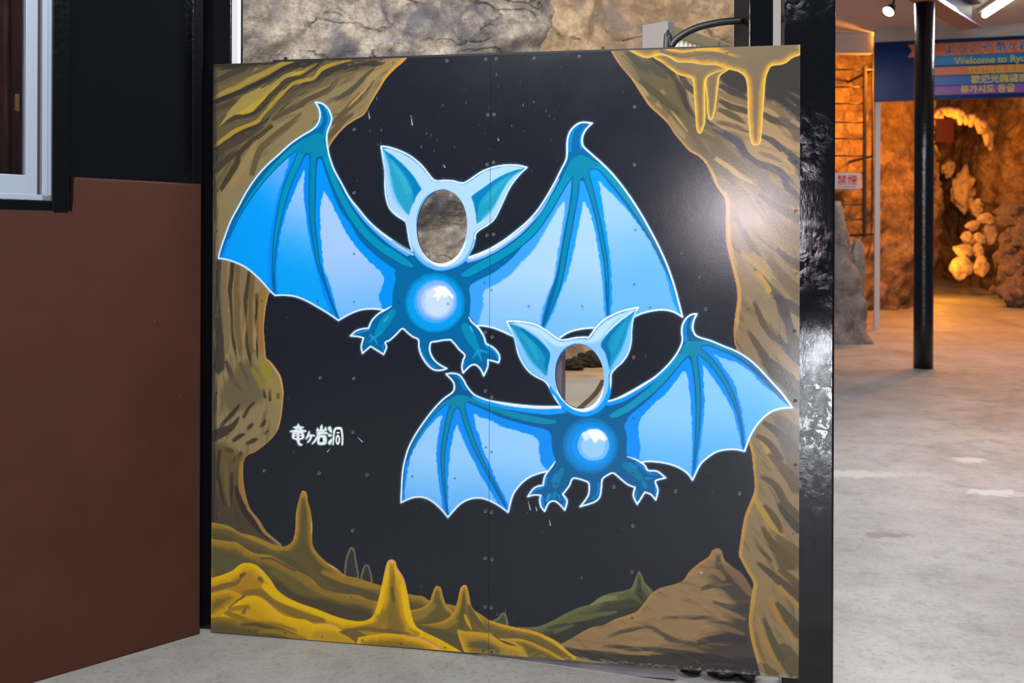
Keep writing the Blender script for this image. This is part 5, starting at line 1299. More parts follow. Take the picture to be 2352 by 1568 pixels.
# backing panels with the cut face holes
for s0, s1, hs in ((0.0, 0.5, (_h1,)), (0.5, 1.0, (_h2,))):
    e0, e1 = (GAP, -GAP) if s0 > 0 else (0, -GAP)
    if s1 == 1.0:
        e1 = 0
    cor = [bil(s0, 0), bil(s1, 0), bil(s1, 1), bil(s0, 1)]
    bm = bmesh.new()

    def loop(pts):
        vs = [bm.verts.new(b3(u, z, 0.0007)) for u, z in pts]
        return [bm.edges.new((vs[k], vs[(k + 1) % len(vs)])) for k in range(len(vs))]
    es = loop([(cor[0][0] + e0, cor[0][1]), (cor[1][0] + e1, cor[1][1]), (cor[2][0] + e1, cor[2][1]), (cor[3][0] + e0, cor[3][1])])
    for h in hs:
        es += loop([bp(x, y) for x, y in ellp(h['cx'], h['cy'], h['rx'] + 0.2, h['ry'] + 0.2, h['rot'], 72)])
    bmesh.ops.triangle_fill(bm, use_beauty=True, use_dissolve=False, edges=es)
    ex = bmesh.ops.extrude_face_region(bm, geom=bm.faces[:])
    for v in ex['geom']:
        if isinstance(v, bmesh.types.BMVert):
            v.co -= BN * 0.012
    o = bm_obj('backing_panel', bm, m_panel)
    part_world(o)

# frame behind the board: top strip, studs, foot rails
MB = Matrix.Translation(BP) @ Matrix(((BD.x, -BN.x, 0, 0), (BD.y, -BN.y, 0, 0), (0, 0, 1, 0), (0, 0, 0, 1)))   # (u, behind, z)


def bbox(name, px0, px1, z0, z1, o0, o1, mat, bevel=0.001, par=True, py=600):
    u0, u1 = bp(px0, py, o0)[0], bp(px1, py, o0)[0]
    o = box(name, (u0, o0, z0), (u1, o1, z1), mat, None, MB, bevel)
    if par:
        part_world(o)
    return o


zt = [bp(x, y)[1] for x, y in ((625, 136), (1675, 101))]
m_dark = plain('dark_steel', (26, 22, 22), 0.5)
bm = bmesh.new()
u0, u1 = bp(622, 139)[0], bp(1676, 105)[0]
za, zb = bp(622, 139)[1], bp(1676, 105)[1]
vs = []
for u, z in ((u0, za), (u1, zb)):
    for o_, dz in ((0.0135, -0.02), (0.0135, 0.004), (0.04, 0.004), (0.04, -0.02)):
        vs.append(bm.verts.new(b3(u, z + dz, o_)))
for k in range(4):
    bm.faces.new((vs[k], vs[(k + 1) % 4], vs[4 + (k + 1) % 4], vs[4 + k]))
bm.faces.new(vs[0:4])
bm.faces.new(vs[4:8])
part_world(bm_obj('top_rail', bm, m_dark))
bbox('frame_stud', 1262, 1290, 0.03, 1.80, 0.03, 0.12, plain('violet_grey_steel', (96, 88, 104), 0.55), py=860)
bbox('frame_stud', 560, 585, 0.01, 1.78, 0.03, 0.07, m_dark)
bbox('foot_rail', 880, 1098, 0.006, 0.040, 0.016, 0.05, plain('rust_dark_steel', (52, 38, 36), 0.6, var=0.3), py=1495)
bbox('foot_rail', 1098, 1552, -0.035, 0.036, 0.02, 0.06, m_steel, py=1520)
for px, py in ((655, 134), (1123, 124), (1385, 110), (1652, 100), (860, 131)):
    u, z = bp(px, py, 0.02)
    bbox('bolt', px - 3, px + 3, z - 0.01, z + 0.004, 0.018, 0.026, m_dark, 0.0005, py=py)

# screws
bm = bmesh.new()
prof = [(0.0, 0.0006), (0.0012, 0.0006), (0.0018, 0.0012), (0.0038, 0.0010), (0.0046, 0.0014), (0.0055, 0.0)]
rings = []
SEG = 12
for r, h in prof[1:]:
    rings.append([bm.verts.new((r * math.cos(2 * math.pi * k / SEG), -h, r * math.sin(2 * math.pi * k / SEG))) for k in range(SEG)])
cv = bm.verts.new((0, -0.0004, 0))
for k in range(SEG):
    bm.faces.new((cv, rings[0][k], rings[0][(k + 1) % SEG])).material_index = 1
    for a in range(len(rings) - 1):
        bm.faces.new((rings[a][k], rings[a + 1][k], rings[a + 1][(k + 1) % SEG], rings[a][(k + 1) % SEG])).material_index = 1 if a == 1 else 0
me_s = bpy.data.meshes.new('screw')
bmesh.ops.recalc_face_normals(bm, faces=bm.faces)
bm.to_mesh(me_s)
bm.free()
SCREWS = [(500, 158), (595, 152), (696, 148), (810, 144), (904, 143), (1026.6, 140), (1116, 136), (1140, 135), (1226.5, 134), (1330.6, 130), (1430, 126.5), (1547.7, 122.7), (1670, 119.6), (1829, 112),
          (499.7, 258), (500, 348.7), (498.7, 437), (497.5, 530), (498, 624), (498.7, 724), (498.7, 818.7), (496, 902), (494.5, 994), (498, 1098), (498, 1190),
          (572, 1447.8), (654, 1453), (740, 1461), (833, 1470.7), (922, 1478), (1023, 1486.5), (1110, 1495), (1129, 1497), (1234, 1502), (1357.5, 1511), (1463.6, 1518), (1561, 1525), (1686, 1536), (1818.6, 1550),
          (1827, 242.7), (1827, 371.6), (1828, 484), (1829, 628), (1825, 760), (1826.6, 920), (1827, 1067), (1823, 1224), (1822.8, 1338), (1824.7, 1437),
          (1120.5, 263.7), (1135, 263), (1119, 377.5), (1133.7, 373), (1119, 540), (1133.7, 538), (1112.5, 649.5), (1129, 665.7), (1114.5, 763), (1130.5, 773.7), (1115, 897.5), (1129.5, 912), (1116, 1026.7), (1128.7, 1037.5), (1115.5, 1173.7), (1129, 1176), (1114.6, 1281.8), (1130.4, 1284.5), (1114.6, 1393), (1129, 1395),
          (814, 297), (813.7, 442.5), (813, 583), (728.7, 691), (813.7, 693), (601, 690), (916, 695), (1029, 697.5), (813, 868.7), (735.5, 867.5), (811, 991.7), (810, 1218), (806, 1371), (607, 1080.6), (733.6, 1086), (843, 1090), (1215, 703), (1337.5, 703.7), (1457.5, 378.7), (1459.5, 527.5), (1457, 652.5), (1493.7, 705.5), (1621, 709.5), (1455.7, 820), (1457.5, 245.6), (947, 1093.7), (1044.5, 1098), (1278, 1111), (1455.7, 961), (1453.7, 1086), (1410, 1117.5), (1551.7, 1127.5), (1698.7, 1132.5), (1453.7, 1207.5), (1718.7, 710), (1451.5, 1313), (1451.8, 1418.7)]
rotB = math.atan2(BD.y, BD.x)


def screw_mat(c):
    return plain('painted_screw', c, 0.3, metal=0.0, spec=0.6)


_sm = {}
for px, py in SCREWS:
    g = px_to_cell([(px, py)])[0]
    i, j = int(np.clip(round(g[0]), 0, NU)), int(np.clip(round(g[1]), 0, NV))
    c = CV[j, i] * 255
    if ID[j, i] == 0:
        kk = 'steel'
    else:
        kk = tuple(int(round(x / 20.0)) for x in c)
    if kk not in _sm:
        me2 = me_s.copy()
        me2.materials.append(m_screw if kk == 'steel' else screw_mat(tuple(min(255, x * 20 + 4) for x in kk)))
        me2.materials.append(m_socket if kk == 'steel' else screw_mat(tuple(min(255, x * 20 * 0.6) for x in kk)))
        _sm[kk] = me2
    o = link('screw', _sm[kk])
    o.parent = root
    o.location = b3(*bp(px, py)) - Vector(root.location)
    o.rotation_euler = (0, random.uniform(0, 3), rotB)

# ================================================================== the setting
def sstep(a, b, x):
    t = min(1, max(0, (x - a) / (b - a)))
    return t * t * (3 - 2 * t)


def fz(x, y):
    z = -0.058 * sstep(-0.35, 0.9, x)
    if y > 11:
        t = y - 11
        z += 0.035 * t + 0.0026 * t * t
    return z


# ---- floor
m_floor, nt, b = mat_new('concrete_floor')
v = mapping(nt)
n1 = noise_node(nt, v, 1.1, 8, 0.6, 0.4)
colr = ramp(nt, n1, [(0.30, (142, 140, 136)), (0.5, (168, 166, 163)), (0.7, (186, 184, 180))])
n2 = noise_node(nt, v, 7, 8, 0.7, 0.3)
colr = mixc(nt, maprange(nt, n2, 0.50, 0.72, 0.0, 0.5), colr, lin((126, 118, 102)))
n3 = noise_node(nt, v, 60, 6, 0.7)
colr = mixc(nt, maprange(nt, n3, 0.5, 0.72, 0.0, 0.5), colr, lin((100, 98, 94)))


def spot_mask(nt, vec, c, rx, ry, soft=0.25):
    s = nt.nodes.new('ShaderNodeVectorMath')
    s.operation = 'SUBTRACT'
    s.inputs[1].default_value = (c[0], c[1], 0)
    nt.links.new(vec, s.inputs[0])
    d = nt.nodes.new('ShaderNodeVectorMath')
    d.operation = 'MULTIPLY'
    d.inputs[1].default_value = (1 / rx, 1 / ry, 0)
    nt.links.new(s.outputs[0], d.inputs[0])
    l = nt.nodes.new('ShaderNodeVectorMath')
    l.operation = 'LENGTH'
    nt.links.new(d.outputs[0], l.inputs[0])
    a = nt.nodes.new('ShaderNodeMath')
    a.operation = 'ADD'
    nt.links.new(l.outputs['Value'], a.inputs[0])
    nn = maprange(nt, noise_node(nt, vec, 16, 5), 0.3, 0.7, -0.45, 0.45)
    nt.links.new(nn, a.inputs[1])
    return maprange(nt, a.outputs[0], 1.0 + soft, 1.0 - soft, 0, 0.6)


for (px, py), rx, ry, c in (((2229, 1056), 0.098, 0.075, (222, 220, 216)), ((2287, 1131), 0.13, 0.075, (220, 218, 214)), ((2030, 1228), 0.10, 0.05, (118, 112, 100)), ((1950, 1088), 0.3, 0.09, (206, 204, 196))):
    p = on_z(px, py, -0.058)
    colr = mixc(nt, spot_mask(nt, v, p, rx, ry), colr, lin(c))
nt.links.new(colr, b.inputs['Base Color'])
nt.links.new(maprange(nt, n2, 0.3, 0.7, 0.45, 0.7), b.inputs['Roughness'])
c1 = bump(nt, b, n3, 0.25, 0.006)
bump(nt, b, n2, 0.3, 0.012, c1)
xs = np.concatenate([np.linspace(-3.5, -0.6, 12), np.linspace(-0.5, 1.2, 30), np.linspace(1.5, 14, 22)])
ys = np.concatenate([np.linspace(-3.5, 10.5, 15), np.linspace(11, 23, 26)])
me = bpy.data.meshes.new('floor')
vv = [(x, y, fz(x, y)) for y in ys for x in xs]
nx = len(xs)
ff = [(j * nx + i, j * nx + i + 1, (j + 1) * nx + i + 1, (j + 1) * nx + i) for j in range(len(ys) - 1) for i in range(nx - 1)]
me.from_pydata(vv, [], ff)
me.polygons.foreach_set('use_smooth', [True] * len(me.polygons))
struct(link('floor', me, m_floor))['label'] = 'pale grey worn concrete floor'


# ---- rock sheets
def rock_sheet(name, path, z0, z1, step, amp, mat, ang=0.6, stretch=3.0, freq=1.0, seed=0.0, lean=0.0):
    P = smooth_pts([(x, y, 0) for x, y in path], 10)
    # resample evenly
    L = [0]
    for a, c in zip(P, P[1:]):
        L.append(L[-1] + (c - a).length)
    n = max(4, int(L[-1] / step))
    px = np.interp(np.linspace(0, L[-1], n), L, [p.x for p in P])
    py = np.interp(np.linspace(0, L[-1], n), L, [p.y for p in P])
    tx, ty = np.gradient(px), np.gradient(py)
    ln = np.hypot(tx, ty)
    nx_, ny_ = ty / ln, -tx / ln
    m = int((z1 - z0) / step)
    zs = np.linspace(z0, z1, m)
    ca, sa = math.cos(ang), math.sin(ang)
    vs = []
    for z in zs:
        for i in range(n):
            s = L[-1] * i / (n - 1)
            a, c = s * ca + z * sa, -s * sa + z * ca
            q = Vector((a / stretch * freq, c * freq, seed))
            d = noise.fractal(q, 1.0, 2.1, 6) * 0.9
            rg = 1 - abs(noise.noise(q * 2.3 + Vector((5, 2, 9)))) * 2
            d += 0.35 * rg
            d += 0.22 * noise.fractal(Vector((s * 5, z * 5, seed + 3)), 1.0, 2.0, 5)
            d *= amp
            vs.append((px[i] + nx_[i] * d, py[i] + ny_[i] * d - lean * z, z))
    fs = [(j * n + i, j * n + i + 1, (j + 1) * n + i + 1, (j + 1) * n + i) for j in range(m - 1) for i in range(n - 1)]
    me = bpy.data.meshes.new(name)
    me.from_pydata(vs, [], fs)
    me.polygons.foreach_set('use_smooth', [True] * len(me.polygons))
    return link(name, me, mat)


m_grey_rock = rock_mat('grey_limestone', [(0.30, (84, 76, 70)), (0.45, (148, 138, 126)), (0.58, (172, 162, 148)), (0.72, (150, 144, 142))], rot=(0, 0.62, 0), scale=(0.8, 1, 1.7), crack=(58, 44, 28), crack_amt=0.85, fine=11, big=2.6, stain=(72, 72, 82), vor=2.4, bstr=1.0)
m_warm_rock = rock_mat('warm_limestone', [(0.28, (128, 106, 84)), (0.45, (186, 158, 126)), (0.6, (206, 182, 150)), (0.78, (160, 144, 128))], rot=(0, -1.3, 0), scale=(0.8, 1, 1.5), crack=(84, 62, 40), fine=7, big=1.8, stain=(128, 118, 112), vor=1.4, bstr=1.0)
m_cave_rock = rock_mat('cave_limestone', [(0.30, (70, 54, 40)), (0.45, (128, 104, 80)), (0.6, (164, 138, 108)), (0.78, (96, 78, 60))], rot=(0, 0.8, 0), scale=(0.5, 0.5, 0.8), crack=(40, 30, 22), fine=3.2, big=1.1, vor=0.9)

struct(rock_sheet('wall_back', [(-2.3, 3.9), (-1.6, 4.25), (-1.0, 4.5), (-0.4, 4.62), (-0.02, 4.6), (0.08, 4.72), (0.02, 5.3), (-0.25, 6.8)], -0.1, 3.4, 0.013, 0.17, m_grey_rock, 0.6, 2.6, 1.9, 3.1))['label'] = 'grey limestone wall behind the board'
struct(rock_sheet('wall_far', [(-0.3, 6.6), (0.35, 7.45), (1.1, 7.75), (1.7, 7.6), (1.98, 7.2), (2.0, 6.6)], 0.1, 4.0, 0.024, 0.20, m_warm_rock, 1.35, 2.6, 0.9, 8.7))['label'] = 'warm tan limestone wall behind the board'
struct(rock_sheet('wall_cave', [(3.6, 15.4), (4.6, 15.9), (5.3, 16.3), (6.2, 16.9), (7.1, 17.4), (7.9, 18.4), (8.3, 20.8), (8.9, 22.0), (9.6, 21.6), (9.95, 19.6), (10.6, 18.4), (12.4, 17.2)], -0.1, 5.0, 0.055, 0.42, m_cave_rock, 0.9, 1.8, 0.55, 1.3))['label'] = 'rugged cave wall with a passage mouth'

# ---- low ledge behind the board
m_ledge = plain('ledge_concrete', (176, 166, 150), 0.8, var=0.16, vscale=3, bump=0.2, bscale=20)
m_gutter = plain('dark_gutter', (70, 58, 44), 0.8, var=0.3)
ledge = struct(box('floor_ledge', (0.12, 5.0, -0.1), (1.5, 6.75, 0.36), m_ledge, bevel=0.02))
ledge['label'] = 'low pale concrete ledge at the foot of the tan rock wall'
up = box('upper_step', (0.0, 6.72, 0.0), (1.9, 8.0, 0.385), plain('ledge_earth', (178, 148, 112), 0.9, var=0.2, bump=0.3, bscale=14), ledge, bevel=0.03)
p0, p1 = on_z(1384, 876, 0.36), on_z(1330, 940, 0.36)
bm = bmesh.new()
tube(bm, smooth_pts([p0 + Vector((0, 0, -0.004)), (p0 + p1) / 2 + Vector((0.02, 0, -0.004)), p1 + Vector((0, 0, -0.004))]), 0.018, 8)
bm_obj('gutter', bm, m_gutter, ledge, True)

m_hollow_shade = plain('hollow_shade_brown', (44, 34, 26), 0.9, var=0.4, bump=0.8, bscale=18)  # dark brown stands in for the shade of a rock hollow
# ---- left wall: brown dado, black panel, window
C0 = on_z(460, 1456, 0.0)
C1 = on_z(105, 1560, 0.0)
WD = (C1 - C0).normalized()
WN = Vector((-WD.y, WD.x, 0))
if WN.dot(CAM - C0) < 0:
    WN = -WN
MW = Matrix.Translation(C0) @ Matrix(((WD.x, -WN.x, 0, 0), (WD.y, -WN.y, 0, 0), (0, 0, 1, 0), (0, 0, 0, 1)))     # (along, behind, z)


def lw(px, py, off=0.0):
    p = on_plane(px, py, C0 - WN * off, WN)
    return (p - C0).dot(WD), p.z


m_gloss = plain('black_lacquer', (9, 10, 14), 0.14, spec=0.5, bump=0.05, bscale=18)
m_gloss2 = plain('black_frame_paint', (7, 7, 9), 0.2, spec=0.4, bump=0.12, bscale=50)
m_brown, nt, b = mat_new('brown_wall_paint')
v = mapping(nt)
cb = ramp(nt, noise_node(nt, v, 2.2, 6), [(0.3, (60, 31, 19)), (0.7, (72, 40, 27))])
sp = noise_node(nt, v, 46, 4, 0.5)
cb = mixc(nt, maprange(nt, sp, 0.76, 0.80, 0, 0.6), cb, lin((150, 128, 110)))
nt.links.new(cb, b.inputs['Base Color'])
b.inputs['Roughness'].default_value = 0.55
b.inputs['Specular IOR Level'].default_value = 0.25
bump(nt, b, noise_node(nt, v, 120, 4), 0.12, 0.004)

zt_ = lw(463, 422)[1]
s_st, z_lo = lw(170, 490)
S_END = 2.0
bm = bmesh.new()
prof = [(0, 0), (S_END, 0), (S_END, z_lo), (s_st, z_lo), (s_st, zt_), (0, zt_)]
f0 = [bm.verts.new((s, 0, z)) for s, z in prof]
fb = [bm.verts.new((s, 0.075, z)) for s, z in prof]
bm.faces.new(f0)
bm.faces.new(fb[::-1])
for k in range(6):
    bm.faces.new((f0[k], f0[(k + 1) % 6], fb[(k + 1) % 6], fb[k]))
bmesh.ops.bevel(bm, geom=[e for e in bm.edges if all(abs(vv.co.y) < 1e-6 for vv in e.verts)], offset=0.006, segments=3, affect='EDGES', profile=0.5)
for vv in bm.verts:
    vv.co = MW @ vv.co
wl = struct(bm_obj('wall_left', bm, m_brown))
wl['label'] = 'dark brown painted wall below black panelling'


def lbox(name, px0, px1, z0, z1, o0, o1, mat, parent, bevel=0.002, py=300):
    s0, s1 = lw(px0, py, o0)[0], lw(px1, py, o0)[0]
    return box(name, (min(s0, s1), o0, z0), (max(s0, s1), o1, z1), mat, parent, MW, bevel)


lbox('black_panel', 440, 156, zt_ - 0.03, 2.75, 0.035, 0.06, m_gloss, wl)
lbox('panel_post', 466.5, 441, zt_ - 0.003, 2.75, 0.006, 0.07, m_gloss2, wl, 0.004)
win = struct(lbox('window_1', 160, 121, z_lo - 0.002, 2.75, 0.0, 0.07, m_gloss2, None, 0.003))
win['label'] = 'black framed window with silver aluminium sash'
m_alu = plain('silver_aluminium', (176, 186, 204), 0.35, metal=0.35, spec=0.5)
m_brass = plain('dull_track', (70, 62, 40), 0.5, metal=0.3)
zs_ = lw(60, 458)[1]
lbox('window_sill', 122, -420, z_lo + 0.001, zs_, 0.004, 0.07, m_gloss2, win, 0.003)
zt1 = lw(60, 446, 0.02)[1]
lbox('sash_track', 119, -420, zs_, zt1, 0.012, 0.06, m_alu, win, 0.001)
lbox('frame_upright', 120.5, 97, zs_, 2.75, 0.012, 0.06, m_alu, win, 0.001)
lbox('frame_lip', 109, 106, zs_ + 0.01, 2.75, 0.008, 0.02, m_alu, win, 0.0005)
lbox('track_gap', 97, 86, zt1, 2.75, 0.03, 0.06, m_brass, win, 0.0005)
lbox('sash_stile', 86, 59, zt1, 2.75, 0.020, 0.05, m_alu, win, 0.001)
zr = lw(30, 400, 0.022)[1]
lbox('sash_rail', 60, -420, zt1, zr, 0.022, 0.05, m_alu, win, 0.001)
m_glass, nt, b = mat_new('window_glass')
b.inputs['Base Color'].default_value = (0.8, 0.85, 0.85, 1)
b.inputs['Roughness'].default_value = 0.02
b.inputs['Transmission Weight'].default_value = 1.0
b.inputs['IOR'].default_value = 1.3
lbox('pane', 59, -420, zr, 2.75, 0.034, 0.038, m_glass, win, 0)
# curtain and dark room behind
s0, s1 = lw(90, 300, 0.16)[0], lw(-420, 300, 0.16)[0]
n = 160
vs, fs = [], []
for i in range(n):
    s = s0 + (s1 - s0) * i / (n - 1)
    o_ = 0.16 + 0.014 * math.sin(s * 150) + 0.008 * math.sin(s * 71 + 1)
    for z in (z_lo - 0.1, 2.8):
        vs.append(MW @ Vector((s, o_, z)))
for i in range(n - 1):
    fs.append((2 * i, 2 * i + 2, 2 * i + 3, 2 * i + 1))
me = bpy.data.meshes.new('curtain')
me.from_pydata([tuple(x) for x in vs], [], fs)
me.polygons.foreach_set('use_smooth', [True] * len(me.polygons))
cu = link('curtain', me, plain('dark_red_curtain', (74, 34, 30), 0.9))
sol = cu.modifiers.new('thickness', 'SOLIDIFY')
sol.thickness = 0.002
tag(cu, 'dark red pleated curtain hanging inside the silver window', 'curtain')
hook = box('curtain_weight', (0, 0.12, 0), (0.012, 0.13, 0.05), plain('tan_wood', (150, 110, 60), 0.6), win, MW @ Matrix.Translation((lw(46, 235, 0.12)[0], 0, lw(46, 255, 0.12)[1])), 0.002)

# ---- posts at the board's ends
m_post, nt, b = mat_new('crackled_black_paint')
b.inputs['Base Color'].default_value = (*lin((9, 9, 13)), 1)
b.inputs['Roughness'].default_value = 0.07
b.inputs['Specular IOR Level'].default_value = 0.5
v = mapping(nt, (0, 0, 0), (1, 1, 0.25))
h1 = noise_node(nt, v, 110, 6, 0.6)
v2 = mapping(nt)
h2 = noise_node(nt, v2, 34, 8, 0.65, 1.0)
gate = maprange(nt, noise_node(nt, v2, 3.2, 2), 0.45, 0.6)
mm = nt.nodes.new('ShaderNodeMath')
mm.operation = 'MULTIPLY'
nt.links.new(maprange(nt, h2, 0.45, 0.65), mm.inputs[0])
nt.links.new(gate, mm.inputs[1])
c1 = bump(nt, b, h1, 0.06, 0.003)
bump(nt, b, mm.outputs[0], 0.06, 0.004, c1)

o = bbox('steel_post', 452, 529, 0.0, 2.95, 0.028, 0.115, m_black, 0.004, par=False)
tag(o, 'black square post standing behind the board beside the brown wall', 'post')
o = bbox('white_upright', 532, 546.5, 0.0, 2.95, 0.0285, 0.05, plain('white_trim', (226, 222, 224), 0.5), 0.002, par=False, py=80)
tag(o, 'narrow white upright strip against the black post', 'trim strip')
o = bbox('steel_post', 1799, 1918, -0.058, 2.95, 0.014, 0.13, m_post, 0.007, par=False)
tag(o, 'thick black square post with crackled glossy paint at the board edge', 'post')
pc = at(1732, 60, 3.75)
Mp = Matrix.Translation((pc.x, pc.y, 0)) @ Matrix.Rotation(math.radians(24), 4, 'Z')
o = box('steel_post', (-0.058, -0.05, -0.058), (0.052, 0.05, 2.95), m_black, None, Mp, 0.004)
tag(o, 'slim black post standing behind the board near the floodlight', 'post')
gp = at(1789, 60, 4.8)
o = box('white_upright', (gp.x - 0.03, gp.y, -0.058), (gp.x + 0.045, gp.y + 0.04, 4.3), plain('grey_trim', (176, 170, 166), 0.6), None, None, 0.004)
tag(o, 'pale grey upright seen between the two black posts', 'trim strip')


# ---- lumps
def lump(name, loc, r, mat, seed=0.0, amp=0.25, sub=3, freq=1.6, flat=0.0, facets=0):
    bm = bmesh.new()
    rg_ = random.Random(int(seed * 97))
    planes = [(Vector((rg_.gauss(0, 1), rg_.gauss(0, 1), rg_.gauss(0, 1))).normalized(), rg_.uniform(0.72, 1.0)) for _ in range(facets)]
    bmesh.ops.create_icosphere(bm, subdivisions=sub, radius=1.0)
    for v_ in bm.verts:
        d = 1 + amp * noise.fractal(v_.co * freq + Vector((seed, seed * 1.7, 3)), 1.0, 2.0, 4)
        if planes:
            f_ = min(h_ / max(v_.co.normalized().dot(n_), 0.05) for n_, h_ in planes)
            d *= min(f_, 1.15)
        v_.co = Vector((v_.co.x * r[0], v_.co.y * r[1], v_.co.z * r[2])) * d
        if flat and v_.co.z < -r[2] * flat:
            v_.co.z = -r[2] * flat
    o = bm_obj(name, bm, mat, None, True)
    o.location = loc
    return o


for k, (px, py, rx, ry, d, lb) in enumerate(((1318, 842, 26, 15, 6.95, 'dark rubble heap on the step, nearer the grey rock'), (1356, 834, 30, 19, 7.12, 'larger dark rubble heap at the foot of the tan rock wall'))):
    p = at(px, py, d)
    kk = d / F
    o = lump('hollow_shade', (p.x, p.y, 0.385 + ry * kk * 0.8), (rx * kk, 0.07, ry * kk), m_hollow_shade, 11.3 + k, 0.5, 4, 2.4, 0.8)  # dark lump added in place of the shaded hollow under the rock
    tag(o, lb, 'hollow_shade')
m_wet = plain('wet_black_stone', (18, 18, 22), 0.12, spec=0.6, bump=0.5, bscale=40)
for k, (px, rx, rz) in enumerate(((1585, 0.034, 0.028), (1662, 0.05, 0.034), (1716, 0.03, 0.026))):
    p = on_z(px, 1590, -0.058)
    q = b3(bp(px, 1540, 0.11)[0], 0, 0.115)
    o = lump('black_stone', (q.x, q.y, fz(q.x, q.y) + rz * 0.7), (rx, 0.04, rz), m_wet, 3.3 + k, 0.3, 3, 1.8, 0.75)
    tag(o, ['small wet black stone under the board next to the grey foot rail', 'widest wet black stone under the board', 'small wet black stone under the board next to the crackled post'][k], 'stone', 'wet black stones under the board')

# ---- floodlight box and cable above the board
m_box = plain('grey_box_paint', (118, 112, 112), 0.5)
m_hood = plain('olive_metal', (150, 132, 96), 0.5, metal=0.2)
a0, a1 = at(1528, 52, 4.2), at(1690, 100, 4.66)
zT = a0.z
ax = Vector((a1.x - a0.x, a1.y - a0.y, 0))
LNG = ax.length
ax.normalize()
ang = math.atan2(ax.y, ax.x)
fl = empty('floodlight_box', (a0.x, a0.y, fz(a0.x, a0.y)), ang)
tag(fl, 'grey louvred light box on a stand with white slats, above the board edge', 'light box')
zz = zT - fz(a0.x, a0.y)
box('end_plate', (-0.026, -0.03, zz - 0.2), (0.022, 0.10, zz), m_box, fl, None, 0.002)
box('hood', (0.022, -0.02, zz - 0.055), (LNG, 0.10, zz - 0.008), m_hood, fl, None, 0.002)
box('back_plate', (0.022, 0.075, zz - 0.2), (LNG, 0.09, zz - 0.055), m_box, fl, None, 0.001)
m_slat = plain('white_slat', (240, 238, 230), 0.5)
slat_me = None
ns = 16
for k in range(ns):
    if slat_me is None:
        o = box('slat', (-0.002, -0.012, zz - 0.19), (0.002, 0.03, zz - 0.055), m_slat, fl, None, 0)
        slat_me = o.data
    else:
        o = link('slat', slat_me, None, fl)
    o.location = (0.05 + (LNG - 0.08) * k / (ns - 1), 0, 0)
bm = bmesh.new()
tube(bm, [(0.04, 0.05, zz - 0.12), (LNG - 0.03, 0.05, zz - 0.12)], 0.014, 12)
bm_obj('lamp_tube', bm, plain('lit_tube', (255, 250, 235), 0.4, emit=3.5), fl, True)
bm = bmesh.new()
tube(bm, [(0.1, 0.095, 0.0), (0.1, 0.095, zz - 0.03)], 0.018, 12)
bm_obj('stand', bm, m_dark, fl, True)
bm = bmesh.new()
p = fl.matrix_world
q0 = Vector((-0.02, 0.03, zz - 0.035))
dl = at(1455, 82, 4.5) - at(1513, 66, 4.2)
tube(bm, [q0, q0 + Matrix.Rotation(-ang, 3, 'Z') @ dl * 1.4], 0.006, 8)
bm_obj('arm', bm, plain('arm_metal', (150, 130, 116), 0.5), fl, True)
bm = bmesh.new()
cp = [at(1530, 150, 3.75), at(1541, 108, 3.75), at(1562, 84, 3.74), at(1600, 64, 3.73), at(1650, 52, 3.72), at(1700, 47, 3.72)]
tube(bm, smooth_pts([cp[0] + Vector((-0.02, 0, -1.4))] + cp, 10), 0.0135, 12)
cb_ = bm_obj('power_cable', bm, plain('black_rubber', (16, 15, 15), 0.5), None, True)
tag(cb_, 'thick black cable arching from behind the board to the slim post', 'cable')

# ---- ceiling of the hall
m_ceil, nt, b = mat_new('ceiling_boards')
v = mapping(nt)
wv = nt.nodes.new('ShaderNodeTexWave')
wv.bands_direction = 'Y'
wv.inputs['Scale'].default_value = 3.6
wv.inputs['Distortion'].default_value = 0.0
nt.links.new(v, wv.inputs['Vector'])
cc = ramp(nt, wv.outputs['Fac'], [(0.02, (170, 164, 158)), (0.2, (220, 216, 212))])
nt.links.new(cc, b.inputs['Base Color'])
b.inputs['Roughness'].default_value = 0.7
struct(box('ceiling', (1.5, 7.6, 4.5), (12.5, 14.75, 4.56), m_ceil))['label'] = 'pale boarded ceiling of the hall'
m_white = plain('white_board', (206, 202, 198), 0.6, var=0.05)
f0_ = at(2003, 100, 14.6)
struct(box('trim_1', (3.4, 14.55, 4.20), (f0_.x, 14.7, 4.5), m_white, None, None, 0.01))['label'] = 'white fascia under the ceiling above the ladder'

# ---- welcome sign
sA = at(2008, 160, 14.4)
sB = at(2352, 150, 13.9)
SD = Vector((sB.x - sA.x, sB.y - sA.y, 0)).normalized()
SN = Vector((SD.y, -SD.x, 0))
angS = math.atan2(SD.y, SD.x)
SO = Vector((sA.x, sA.y, 3.45))


def sg(px, py):
    p = on_plane(px, py, SO, SN)
    return (p - SO).dot(SD), p.z - 3.45


sign = empty('welcome_sign', SO, angS)
tag(sign, 'long blue welcome sign with orange ribbon and coloured text bars', 'sign')
m_blue = plain('sign_blue', (0, 46, 112), 0.3, spec=0.25, var=0.04)
SL = 3.6
box('sign_panel', (0, 0, 0), (SL, 0.05, 0.875), m_blue, sign, None, 0.004)
tb = box('trim_2', (0, 0.012, 0.878), (SL, 0.12, 1.06), m_white, None, Matrix.Translation(SO) @ Matrix.Rotation(angS, 4, 'Z'), 0.004)
struct(tb)['label'] = 'white band between the ceiling and the welcome sign'


